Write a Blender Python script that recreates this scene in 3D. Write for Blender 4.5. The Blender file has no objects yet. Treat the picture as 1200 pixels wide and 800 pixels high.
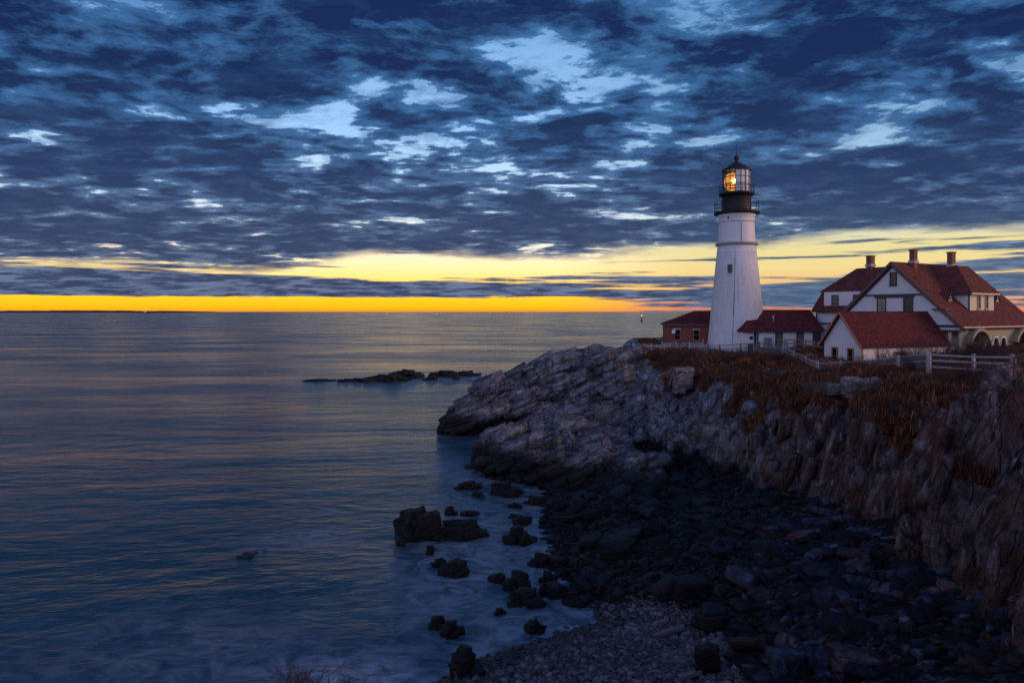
import bpy, bmesh, math, random
import numpy as np
from mathutils import Vector, Matrix
R = math.radians
random.seed(7)
S = bpy.context.scene
COL = S.collection

# ------------------------------------------------------------------ camera
EYE = 15.0                       # metres above the sea
FPX = 800.0                      # 24 mm lens: pixels per unit tangent in a 1200 px wide frame
HY = 365.0                       # row of the horizon
cam_d = bpy.data.cameras.new('camera'); cam = bpy.data.objects.new('camera', cam_d); COL.objects.link(cam)
cam.location = (0, 0, EYE); cam.rotation_euler = (R(90), 0, 0)
cam_d.lens = 24; cam_d.sensor_width = 36; cam_d.shift_y = -35 / 1200
cam_d.clip_start = 0.1; cam_d.clip_end = 120000
S.camera = cam
S.view_settings.view_transform = 'Standard'; S.view_settings.look = 'None'
S.view_settings.exposure = 0.15; S.view_settings.gamma = 1.0; S.view_settings.use_curve_mapping = False
S.cycles.use_denoising = True
S.cycles.max_bounces = 6; S.cycles.diffuse_bounces = 2; S.cycles.glossy_bounces = 3
S.cycles.transparent_max_bounces = 8; S.cycles.transmission_bounces = 4
S.cycles.sample_clamp_indirect = 4

# ------------------------------------------------------------------ node maths helper
class E:
    """a value socket with operators: builds Math nodes"""
    nt = None
    def __init__(s, k): s.k = k
    @staticmethod
    def op(o, *a, clamp=False):
        n = E.nt.nodes.new('ShaderNodeMath'); n.operation = o; n.use_clamp = clamp
        for i, v in enumerate(a):
            if isinstance(v, E): E.nt.links.new(v.k, n.inputs[i])
            else: n.inputs[i].default_value = float(v)
        return E(n.outputs[0])
    def __add__(s, o): return E.op('ADD', s, o)
    __radd__ = __add__
    def __sub__(s, o): return E.op('SUBTRACT', s, o)
    def __rsub__(s, o): return E.op('SUBTRACT', o, s)
    def __mul__(s, o): return E.op('MULTIPLY', s, o)
    __rmul__ = __mul__
    def __truediv__(s, o): return E.op('DIVIDE', s, o)
    def __rtruediv__(s, o): return E.op('DIVIDE', o, s)
    def pow(s, p): return E.op('POWER', s, p)
    def clamp(s): return E.op('ADD', s, 0.0, clamp=True)
    def mx(s, o): return E.op('MAXIMUM', s, o)
    def mn(s, o): return E.op('MINIMUM', s, o)
def sstep(x, a, b):
    n = E.nt.nodes.new('ShaderNodeMapRange'); n.interpolation_type = 'SMOOTHSTEP'
    E.nt.links.new(x.k, n.inputs[0]); n.inputs[1].default_value = a; n.inputs[2].default_value = b
    return E(n.outputs[0])
def vec(x, y, z=0.0):
    n = E.nt.nodes.new('ShaderNodeCombineXYZ')
    for i, v in enumerate((x, y, z)):
        if isinstance(v, E): E.nt.links.new(v.k, n.inputs[i])
        else: n.inputs[i].default_value = float(v)
    return n.outputs[0]
def noise(v, scale=1.0, detail=6, rough=0.55, dist=0.0, lac=2.0):
    n = E.nt.nodes.new('ShaderNodeTexNoise'); n.inputs['Scale'].default_value = scale
    n.inputs['Detail'].default_value = detail; n.inputs['Roughness'].default_value = rough
    n.inputs['Distortion'].default_value = dist; n.inputs['Lacunarity'].default_value = lac
    if v is not None: E.nt.links.new(v, n.inputs['Vector'])
    return E(n.outputs[0])
def cmix(f, a, b, mode='MIX'):
    n = E.nt.nodes.new('ShaderNodeMix'); n.data_type = 'RGBA'; n.blend_type = mode
    for i, v in ((0, f), (6, a), (7, b)):
        if isinstance(v, E): E.nt.links.new(v.k, n.inputs[i])
        elif isinstance(v, bpy.types.NodeSocket): E.nt.links.new(v, n.inputs[i])
        elif isinstance(v, (tuple, list)): n.inputs[i].default_value = (*v[:3], 1)
        else: n.inputs[i].default_value = v
    return n.outputs[2]
def ramp(x, stops, interp='LINEAR'):
    n = E.nt.nodes.new('ShaderNodeValToRGB'); n.color_ramp.interpolation = interp
    el = n.color_ramp.elements
    while len(el) < len(stops): el.new(0.5)
    for e, (p, c) in zip(el, stops): e.position = p; e.color = (*c, 1)
    E.nt.links.new(x.k, n.inputs[0]); return n.outputs[0]
def gauss(x, y, cx, cy, rx, ry, rot=0.0):
    """soft elliptical bump, 1 in the middle"""
    c, s = math.cos(R(rot)), math.sin(R(rot))
    dx, dy = x - cx, y - cy
    u = (dx * c + dy * s) * (1 / rx); v = (dy * c - dx * s) * (1 / ry)
    return E.op('EXPONENT', (u * u + v * v) * -1.0)
def lin(r, g, b):
    f = lambda v: (v / 255 / 12.92) if v <= 10 else ((v / 255 + 0.055) / 1.055) ** 2.4
    return (f(r), f(g), f(b))

# ------------------------------------------------------------------ sky before sunrise
SUN_AZ = R(-4)                   # azimuth of the glow, from +Y towards +X
W = bpy.data.worlds.new('World'); S.world = W; W.use_nodes = True
E.nt = W.node_tree; W.node_tree.nodes.clear()
tc = W.node_tree.nodes.new('ShaderNodeTexCoord'); sp = W.node_tree.nodes.new('ShaderNodeSeparateXYZ')
W.node_tree.links.new(tc.outputs['Generated'], sp.inputs[0])
dx, dy, dz = (E(sp.outputs[i]) for i in range(3))
hyp = E.op('SQRT', dx * dx + dy * dy).mx(0.001)
az = E.op('ARCTAN2', dx, dy)                       # radians, 0 ahead, + right
el = E.op('MINIMUM', dz / hyp, 20.0)               # tangent of the elevation
A = az * (180 / math.pi)                           # azimuth in degrees
T = E.op('ARCTAN2', dz, hyp) * (180 / math.pi)     # elevation in degrees

# clear sky behind the clouds, by elevation (degrees / 45)
tn = (T * (1 / 45)).clamp()
warm = ramp(tn, [(0.0, lin(255, 140, 30)), (0.007, lin(255, 174, 18)), (0.03, lin(255, 200, 40)), (0.055, lin(255, 214, 100)),
                 (0.08, lin(252, 224, 156)), (0.105, lin(244, 226, 188)), (0.14, lin(226, 228, 214)), (0.2, lin(196, 220, 234)),
                 (0.33, lin(142, 184, 222)), (0.6, lin(88, 138, 190)), (1.0, lin(50, 88, 140))])
side = ramp(tn, [(0.0, lin(212, 128, 92)), (0.015, lin(236, 152, 96)), (0.04, lin(234, 178, 118)), (0.075, lin(232, 208, 142)),
                 (0.11, lin(226, 212, 150)), (0.15, lin(206, 216, 208)), (0.2, lin(176, 204, 220)), (0.33, lin(130, 174, 214)),
                 (0.6, lin(88, 138, 190)), (1.0, lin(46, 82, 132))])
rear = ramp(tn, [(0.0, lin(208, 204, 244)), (0.12, lin(228, 220, 252)), (0.3, lin(214, 216, 255)), (0.6, lin(158, 178, 236)), (1.0, lin(60, 100, 160))])
warm = cmix(1.0, warm, (1.15, 1.15, 1.2), 'MULTIPLY')          # brightest where the sun is about to rise
clear = cmix(sstep(A, 2, 16), warm, side)
behind = sstep(dy, 0.35, -0.25)
clear = cmix(behind, clear, rear)

# main cloud deck on a flat layer overhead
q = 1.0 / (dz.mx(0.0) + 0.10)
px_, py_ = dx * q, dy * q
wv = noise(vec(px_, py_, 3.1), 1.3, 4, 0.55)
wv2 = noise(vec(px_, py_, 8.4), 1.3, 4, 0.55)
wx, wy = px_ + (wv - 0.5) * 0.28, py_ + (wv2 - 0.5) * 0.28
n1 = noise(vec(wx * 0.9, wy * 1.12, 0.7), 2.9, 10, 0.57)
n2 = noise(vec(wx * .9, wy * 1.15, 9.2), 8.0, 8, 0.62)
n3 = noise(vec(px_ * 0.9, py_ * 1.2, 5.5), 0.9, 2, 0.5)
d = 0.635 + (n1 - 0.5) * 1.3 + (n2 - 0.5) * 0.62 + (n3 - 0.5) * 0.5
# where the deck is thick and where it opens (azimuth, elevation in degrees)
def at(px, py):
    r = (px - 600) / FPX; a = math.atan(r)
    return math.degrees(a), math.degrees(math.atan((HY - py) / FPX * math.cos(a)))
HOLES = [(130, 28, 95, 22, -12, .2), (255, 62, 75, 16, -25, .17), (590, 82, 50, 42, 40, .26), (450, 105, 55, 22, -10, .2),
         (770, 88, 24, 34, 0, .18), (800, 30, 50, 12, 0, .1), (1085, 108, 90, 15, 14, .17), (840, 165, 110, 13, 3, .18), (1060, 168, 70, 10, 4, .12), (385, 185, 42, 26, -20, .18),
         (165, 118, 60, 14, -25, .15), (60, 78, 40, 10, -8, .12), (335, 150, 60, 12, -15, .11), (225, 205, 60, 12, -15, .14),
         (150, 235, 60, 8, 0, .14), (300, 240, 70, 8, 0, .1), (530, 160, 50, 14, 0, .12), (640, 175, 70, 14, 0, .14), (560, 205, 60, 10, 0, .12),
         (735, 250, 50, 12, 8, .2), (940, 190, 60, 12, 5, .1), (700, 215, 40, 8, 0, .1)]
BANKS = [(230, 105, 180, 38, -10, .16), (500, 40, 90, 40, -12, .2), (330, 10, 90, 25, 0, .1), (640, 125, 60, 20, 0, .16), (960, 60, 150, 60, 8, .16), (700, 30, 60, 30, 0, .06),
         (60, 120, 70, 30, 0, .08), (150, 165, 130, 22, 0, .12), (300, 270, 320, 22, 0, .14), (1050, 235, 220, 40, 0, .2), (660, 270, 120, 14, 0, .12), (880, 130, 90, 22, 0, .12),
         (900, 215, 130, 22, 0, .14), (1120, 145, 90, 14, 10, .12)]
for lst, sg in ((HOLES, -1), (BANKS, 1)):
    for (hx, hy, rx, ry, rt, k) in lst:
        ca, ce = at(hx, hy); g = math.degrees(1 / FPX)
        cc = math.cos(R(ca)) ** 2
        d = d + gauss(A, T, ca, ce, rx * g * max(cc, .6), ry * g * math.cos(R(ca)), -rt) * (k * sg * (0.5 if sg < 0 else 0.75))
# the deck thins out above the bright gap
base = noise(vec(A * 0.09, T * 0.5, 1.7), 1.0, 5, 0.6)
Tj = T + (base - 0.5) * 3.2
lowcut = 4.9 + sstep(A, -10, -22) * -1.7 + sstep(A, 6, 26) * 0.9
deck = sstep(Tj - lowcut, -0.6, 0.5)
veil = sstep(noise(vec(wx * 1.1, wy, 3.3), 5.0, 9, 0.66), 0.42, 0.66) * 0.6
cov = sstep(d, 0.425, 0.535).mx(veil * sstep(d, 0.27, 0.43)) * deck
thick = sstep(d, 0.49, 0.74)
# streaky banks in the bright gap, long along the horizon
s1 = noise(vec(A * 0.045, T * 1.5, 2.2), 1.0, 7, 0.58, 0.3)
s2 = noise(vec(A * 0.13, T * 3.2, 6.1), 1.0, 6, 0.6, 0.2)
sd = s1 * 0.62 + s2 * 0.42
Tr = T
T = T + (noise(vec(A * 0.11, 4.4), 1.0, 5, .65) - 0.5) * 0.55
lb = sd + gauss(A, T, -26, 2.0, 20, 0.75) * 0.36 + gauss(A, T, -6, 1.75, 14, 0.55) * 0.26 + gauss(A, T, -33, 3.1, 16, 0.7) * 0.08 \
     + gauss(A, T, 21, 1.1, 13, 1.0) * 0.2 + gauss(A, T, 12, 2.6, 9, .28) * .12 + gauss(A, T, 38, 2.5, 8, 2.4) * .12 \
     - gauss(A, T, -4, 3.5, 11, 0.9) * 0.17 - gauss(A, T, -20, 0.5, 26, 0.5) * 0.25 - gauss(A, T, 23, 3.1, 9, .5) * .12
T = Tr
streak = sstep(lb, 0.535, 0.62) * sstep(T, 7.5, 5.0) * (1 - behind)
cov = cov.mx(streak)
# unlit cloud bases: navy overhead, plum-grey near the horizon; brighter where thin
tex = noise(vec(wx, wy * 1.1, 12.0), 4.0, 8, 0.62)
dark = cmix(sstep(T, 3.0, 20), lin(38, 60, 98), lin(10, 36, 80))
pale = cmix(sstep(T, 2.0, 16), lin(98, 116, 148), lin(58, 106, 158))
dark = cmix(sstep(A, 8, 25) * sstep(T, 9, 2), dark, lin(62, 92, 122))
cl = cmix((thick * 0.85 + (tex - 0.5) * 1.1 + 0.12).clamp(), pale, dark)
cl = cmix(behind, cl, (0.26, 0.25, 0.40))
cov = cov * (1 - behind * 0.75)
skyc = cmix(cov, clear, cl)
skyc = cmix(sstep(T, -0.02, -0.6), skyc, lin(40, 52, 78))
# daylight model underneath: the sun is still below the horizon, so it adds only a little
sky = W.node_tree.nodes.new('ShaderNodeTexSky'); sky.sky_type = 'NISHITA'; sky.sun_disc = False
sky.sun_elevation = R(-3); sky.sun_rotation = SUN_AZ
skyc = cmix(0.05, skyc, sky.outputs[0], 'ADD')
bg = W.node_tree.nodes.new('ShaderNodeBackground'); bg.inputs[1].default_value = 1.0
W.node_tree.links.new(skyc, bg.inputs[0])
ow = W.node_tree.nodes.new('ShaderNodeOutputWorld'); W.node_tree.links.new(bg.outputs[0], ow.inputs[0])

# lamp added away from the sunrise: soft warm sky glow from behind and right
sl = bpy.data.lights.new('warm_sky_lamp', 'SUN'); warm_sky_lamp = bpy.data.objects.new('warm_sky_lamp', sl); COL.objects.link(warm_sky_lamp)
sl.energy = 1.35; sl.angle = R(35); sl.color = (1.0, 0.55, 0.28)
warm_sky_lamp.rotation_euler = Vector((-0.97, 0.24, -0.26)).to_track_quat('-Z', 'Y').to_euler()

# ------------------------------------------------------------------ geometry and tagging helpers
def P(px, py, Y):
    """the point at depth Y that the photograph shows at (px, py)"""
    return Vector(((px - 600) / FPX * Y, Y, EYE - (py - HY) / FPX * Y))
def Pz(px, py, z):
    return P(px, py, (EYE - z) * FPX / (py - HY))
def on_plane(px, py, p0, n):
    o = Vector((0, 0, EYE)); r = Vector(((px - 600) / FPX, 1, -(py - HY) / FPX))
    return o + r * ((Vector(p0) - o).dot(n) / r.dot(n))
def tag(o, label=None, cat=None, group=None, kind=None):
    if label: o['label'] = label
    if cat: o['category'] = cat
    if group: o['group'] = group
    if kind: o['kind'] = kind
    return o
def thing(name, label, cat, loc=(0, 0, 0), rz=0.0, group=None):
    o = bpy.data.objects.new(name, None); COL.objects.link(o); o.empty_display_size = 0.3
    o.location = loc; o.rotation_euler = (0, 0, rz)
    return tag(o, label, cat, group)
def link(name, me, mat=None, parent=None):
    o = bpy.data.objects.new(name, me); COL.objects.link(o)
    if mat is not None and not me.materials: me.materials.append(mat)
    if parent is not None: o.parent = parent
    return o
class MB:
    """collects shapes, builds ONE mesh object"""
    def __init__(s): s.v = []; s.f = []; s.sm = []
    def add(s, v, f, smooth=False):
        b = len(s.v); s.v += [tuple(p) for p in v]; s.f += [tuple(i + b for i in q) for q in f]; s.sm += [smooth] * len(f); return s
    def box(s, c, d, rz=0.0, u=None, n=None):
        """box centred at c, size d along axes u (x), n (y), z"""
        c = Vector(c)
        if u is None: u = Vector((math.cos(rz), math.sin(rz), 0)); n = Vector((-math.sin(rz), math.cos(rz), 0))
        z = Vector((0, 0, 1)); v = []
        for k in (-.5, .5):
            for i, j in ((-.5, -.5), (.5, -.5), (.5, .5), (-.5, .5)):
                v.append(c + u * (d[0] * i) + n * (d[1] * j) + z * (d[2] * k))
        f = [(0, 1, 2, 3), (4, 5, 6, 7), (0, 1, 5, 4), (1, 2, 6, 5), (2, 3, 7, 6), (3, 0, 4, 7)]
        if u.cross(n).z > 0: f[0] = (3, 2, 1, 0)
        return s.add(v, f)
    def beam(s, a, b, w, h):
        a, b = Vector(a), Vector(b); d = (b - a).normalized()
        x = d.cross(Vector((0, 0, 1)))
        if x.length < 1e-4: x = Vector((1, 0, 0))
        x.normalize(); y = x.cross(d).normalized()
        o = [x * (w / 2 * i) + y * (h / 2 * j) for i, j in ((-1, -1), (1, -1), (1, 1), (-1, 1))]
        v = [a + k for k in o] + [b + k for k in o]
        return s.add(v, [(3, 2, 1, 0), (4, 5, 6, 7), (0, 1, 5, 4), (1, 2, 6, 5), (2, 3, 7, 6), (3, 0, 4, 7)])
    def tube(s, a, b, r0, r1=None, n=6, caps=True):
        r1 = r0 if r1 is None else r1
        a, b = Vector(a), Vector(b); d = (b - a).normalized()
        x = d.orthogonal().normalized(); y = d.cross(x); v = []
        for p, r in ((a, r0), (b, r1)):
            for i in range(n):
                t = 2 * math.pi * i / n; v.append(p + (x * math.cos(t) + y * math.sin(t)) * r)
        f = [(i, (i + 1) % n, n + (i + 1) % n, n + i) for i in range(n)]
        if caps: f += [tuple(range(n - 1, -1, -1)), tuple(range(n, 2 * n))]
        return s.add(v, f, n > 5)
    def ring(s, c, rad, r, n=32, m=5, z=0.0):
        c = Vector(c); v = []; f = []
        for i in range(n):
            t = 2 * math.pi * i / n
            for j in range(m):
                u = 2 * math.pi * j / m
                v.append(c + Vector(((rad + r * math.cos(u)) * math.cos(t), (rad + r * math.cos(u)) * math.sin(t), z + r * math.sin(u))))
        for i in range(n):
            for j in range(m):
                f.append((i * m + j, ((i + 1) % n) * m + j, ((i + 1) % n) * m + (j + 1) % m, i * m + (j + 1) % m))
        return s.add(v, f, True)
    def lathe(s, prof, n=48, c=(0, 0, 0), smooth=True, cap=True):
        c = Vector(c); v = []; f = []; m = len(prof)
        for i in range(n):
            t = 2 * math.pi * i / n
            for (r, z) in prof: v.append(c + Vector((r * math.cos(t), r * math.sin(t), z)))
        for i in range(n):
            k = (i + 1) % n
            for j in range(m - 1): f.append((i * m + j, k * m + j, k * m + j + 1, i * m + j + 1))
        s.add(v, f, smooth)
        if cap:
            b = len(s.v) - n * m
            for j, rev in ((0, True), (m - 1, False)):
                if prof[j][0] > 1e-3:
                    q = [b + i * m + j for i in range(n)]
                    s.f.append(tuple(q[::-1] if rev else q)); s.sm.append(False)
        return s
    def slab(s, pts, th):
        """a flat polygon given thickness th on its underside"""
        p = [Vector(q) for q in pts]; n = Vector((0, 0, 0))
        for i in range(len(p)): n += p[i].cross(p[(i + 1) % len(p)])
        n.normalize()
        if n.z < 0: p = p[::-1]; n = -n
        m = len(p); v = p + [q - n * th for q in p]
        f = [tuple(range(m)), tuple(range(2 * m - 1, m - 1, -1))] + [(i, i + m, (i + 1) % m + m, (i + 1) % m) for i in range(m)]
        return s.add(v, f)
    def prism(s, poly, axis_len, frame):
        """poly of (a,b) pushed along: frame(a,b,c) -> point, c from axis_len[0] to axis_len[1]"""
        m = len(poly); v = [frame(a, b, axis_len[0]) for a, b in poly] + [frame(a, b, axis_len[1]) for a, b in poly]
        f = [tuple(range(m)), tuple(range(2 * m - 1, m - 1, -1))] + [(i, i + m, (i + 1) % m + m, (i + 1) % m) for i in range(m)]
        return s.add(v, f)
    def build(s, name, mat, parent=None, fix=True):
        me = bpy.data.meshes.new(name); me.from_pydata(s.v, [], s.f); me.polygons.foreach_set('use_smooth', s.sm)
        me.materials.append(mat)
        if fix:
            b = bmesh.new(); b.from_mesh(me); bmesh.ops.recalc_face_normals(b, faces=b.faces); b.to_mesh(me); b.free()
        me.update()
        return link(name, me, None, parent)

# numpy noise
def h3(i, j, k, s):
    with np.errstate(over='ignore'):
        n = (i.astype(np.uint32) * np.uint32(374761393) + j.astype(np.uint32) * np.uint32(668265263)
             + k.astype(np.uint32) * np.uint32(3266489917) + np.uint32((s * 1274126177) & 0xffffffff))
        n = (n ^ (n >> np.uint32(13))) * np.uint32(1274126177); n = (n ^ (n >> np.uint32(15))) * np.uint32(2246822519)
        n ^= n >> np.uint32(16)
    return n.astype(np.float64) / 4294967296.0
def vnoise(p, s=0):
    f = np.floor(p); i = f.astype(np.int64); t = p - f; t = t * t * (3 - 2 * t); o = 0
    for a in (0, 1):
        for b in (0, 1):
            for c in (0, 1):
                w = (t[..., 0] if a else 1 - t[..., 0]) * (t[..., 1] if b else 1 - t[..., 1]) * (t[..., 2] if c else 1 - t[..., 2])
                o = o + w * h3(i[..., 0] + a, i[..., 1] + b, i[..., 2] + c, s)
    return o * 2 - 1
def fbm(p, oct=5, s=0, rough=0.5):
    o = 0; a = 1.0; q = p.copy()
    for k in range(oct): o = o + a * vnoise(q, s + k); q = q * 2.03 + 11.3; a *= rough
    return o
def blocks(p, s=0):
    """fractured blocks: (random level of the block, tilt inside it, distance to its joint)"""
    f = np.floor(p).astype(np.int64); shp = p.shape[:-1]
    d1 = np.full(shp, 9.0); d2 = np.full(shp, 9.0); lv = np.zeros(shp); tl = np.zeros(shp)
    for a in (-1, 0, 1):
        for b in (-1, 0, 1):
            for c in (-1, 0, 1):
                i, j, k = f[..., 0] + a, f[..., 1] + b, f[..., 2] + c
                r = np.stack([i + h3(i, j, k, s), j + h3(i, j, k, s + 1), k + h3(i, j, k, s + 2)], -1) - p
                ar = np.abs(r); d = 0.72 * ar.max(-1) + 0.28 * np.sqrt((r ** 2).sum(-1)) + 0.12 * ar.sum(-1); near = d < d1
                d2 = np.where(near, d1, np.minimum(d2, d)); d1 = np.where(near, d, d1)
                lv = np.where(near, h3(i, j, k, s + 3) * 2 - 1, lv)
                t = r[..., 0] * (h3(i, j, k, s + 4) - .5) + r[..., 1] * (h3(i, j, k, s + 5) - .5) + r[..., 2] * (h3(i, j, k, s + 6) - .5)
                tl = np.where(near, t * 2, tl)
    return lv, tl, d2 - d1
def mesh_np(name, v, quads=None, tris=None, smooth=False):
    v = np.ascontiguousarray(v.reshape(-1, 3), dtype=np.float32)
    me = bpy.data.meshes.new(name); me.vertices.add(len(v)); me.vertices.foreach_set('co', v.ravel())
    f = quads if quads is not None else tris; k = f.shape[1]; f = np.ascontiguousarray(f, dtype=np.int32)
    me.loops.add(f.size); me.loops.foreach_set('vertex_index', f.ravel())
    me.polygons.add(len(f)); me.polygons.foreach_set('loop_start', np.arange(0, f.size, k, dtype=np.int32))
    if smooth: me.polygons.foreach_set('use_smooth', np.ones(len(f), dtype=bool))
    me.update(calc_edges=True); return me
def grid_quads(n, m):
    i = np.arange((n - 1) * (m - 1)); r = i // (m - 1); c = i % (m - 1); a = r * m + c
    return np.stack([a, a + m, a + m + 1, a + 1], -1)
def attr(me, name, val):
    t = me.attributes.new(name, 'FLOAT', 'POINT'); t.data.foreach_set('value', np.ascontiguousarray(val.ravel(), dtype=np.float32))

# ------------------------------------------------------------------ materials
def new_mat(name):
    m = bpy.data.materials.new(name); m.use_nodes = True; E.nt = m.node_tree
    b = m.node_tree.nodes['Principled BSDF']; return m, b
def lk(a, b): E.nt.links.new(a.k if isinstance(a, E) else a, b)
def coords(kind='Object'):
    t = E.nt.nodes.new('ShaderNodeTexCoord'); return t.outputs[kind]
def geo_pos():
    g = E.nt.nodes.new('ShaderNodeNewGeometry'); return g.outputs['Position']
def mapv(v, sc=(1, 1, 1), rot=(0, 0, 0)):
    n = E.nt.nodes.new('ShaderNodeMapping'); n.inputs['Scale'].default_value = sc; n.inputs['Rotation'].default_value = rot
    E.nt.links.new(v, n.inputs[0]); return n.outputs[0]
def bump(h, b, dist=0.02, strength=1.0):
    n = E.nt.nodes.new('ShaderNodeBump'); n.inputs['Distance'].default_value = dist; n.inputs['Strength'].default_value = strength
    lk(h, n.inputs['Height']); E.nt.links.new(n.outputs[0], b.inputs['Normal']); return n
def sep(v):
    n = E.nt.nodes.new('ShaderNodeSeparateXYZ'); E.nt.links.new(v, n.inputs[0]); return tuple(E(n.outputs[i]) for i in range(3))
def attrib(name):
    n = E.nt.nodes.new('ShaderNodeAttribute'); n.attribute_name = name; return E(n.outputs['Fac'])
def objrand():
    n = E.nt.nodes.new('ShaderNodeObjectInfo'); return E(n.outputs['Random'])
def plain(name, col, rough=0.6, var=0.25, scale=3.0, bmp=0.0, metal=0.0, spec=0.5):
    m, b = new_mat(name); p = coords()
    n = noise(p, scale, 5, 0.6)
    lk(cmix(n, tuple(c * (1 - var) for c in col), tuple(c * (1 + var) for c in col)), b.inputs['Base Color'])
    b.inputs['Roughness'].default_value = rough; b.inputs['Metallic'].default_value = metal; b.inputs['Specular IOR Level'].default_value = spec
    if bmp: bump(noise(p, scale * 6, 4, 0.6), b, bmp)
    return m
M = {}

# sea: dark water smoothed by a long exposure; foam where it washes over shallows
m, b = new_mat('sea_water'); g = geo_pos(); X, Yc, Z = sep(g)
dist = E.op('SQRT', X * X + Yc * Yc)
foam_a = attrib('foam')
n_long = noise(mapv(g, (0.02, 0.055, 1), (0, 0, R(6))), 1.0, 6, 0.62, 0.5)
n_mid = noise(mapv(g, (0.16, 0.42, 1), (0, 0, R(-9))), 1.0, 6, 0.62, 0.6)
n_fine = noise(mapv(g, (0.9, 2.2, 1), (0, 0, R(5))), 1.0, 5, 0.62, 0.3)
h = n_long * 2.2 + n_mid * 0.40 + n_fine * 0.05
bp = bump(h, b, 1.0, 0.5)
fs = noise(mapv(g, (0.5, 0.75, 1), (0, 0, R(25))), 1.0, 8, 0.68, 1.6)
fo = (foam_a * 1.35 * sstep(fs, 0.30, 0.74)).clamp()
lk(cmix(fo * 0.75, (0.009, 0.050, 0.080), (0.46, 0.52, 0.68)), b.inputs['Base Color'])
lk(0.15 + sstep(noise(mapv(g, (0.012, 0.03, 1)), 1.0, 5, .6), .35, .65) * 0.13 + fo * 0.3, b.inputs['Roughness'])
b.inputs['IOR'].default_value = 1.33
M['sea'] = m

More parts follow.
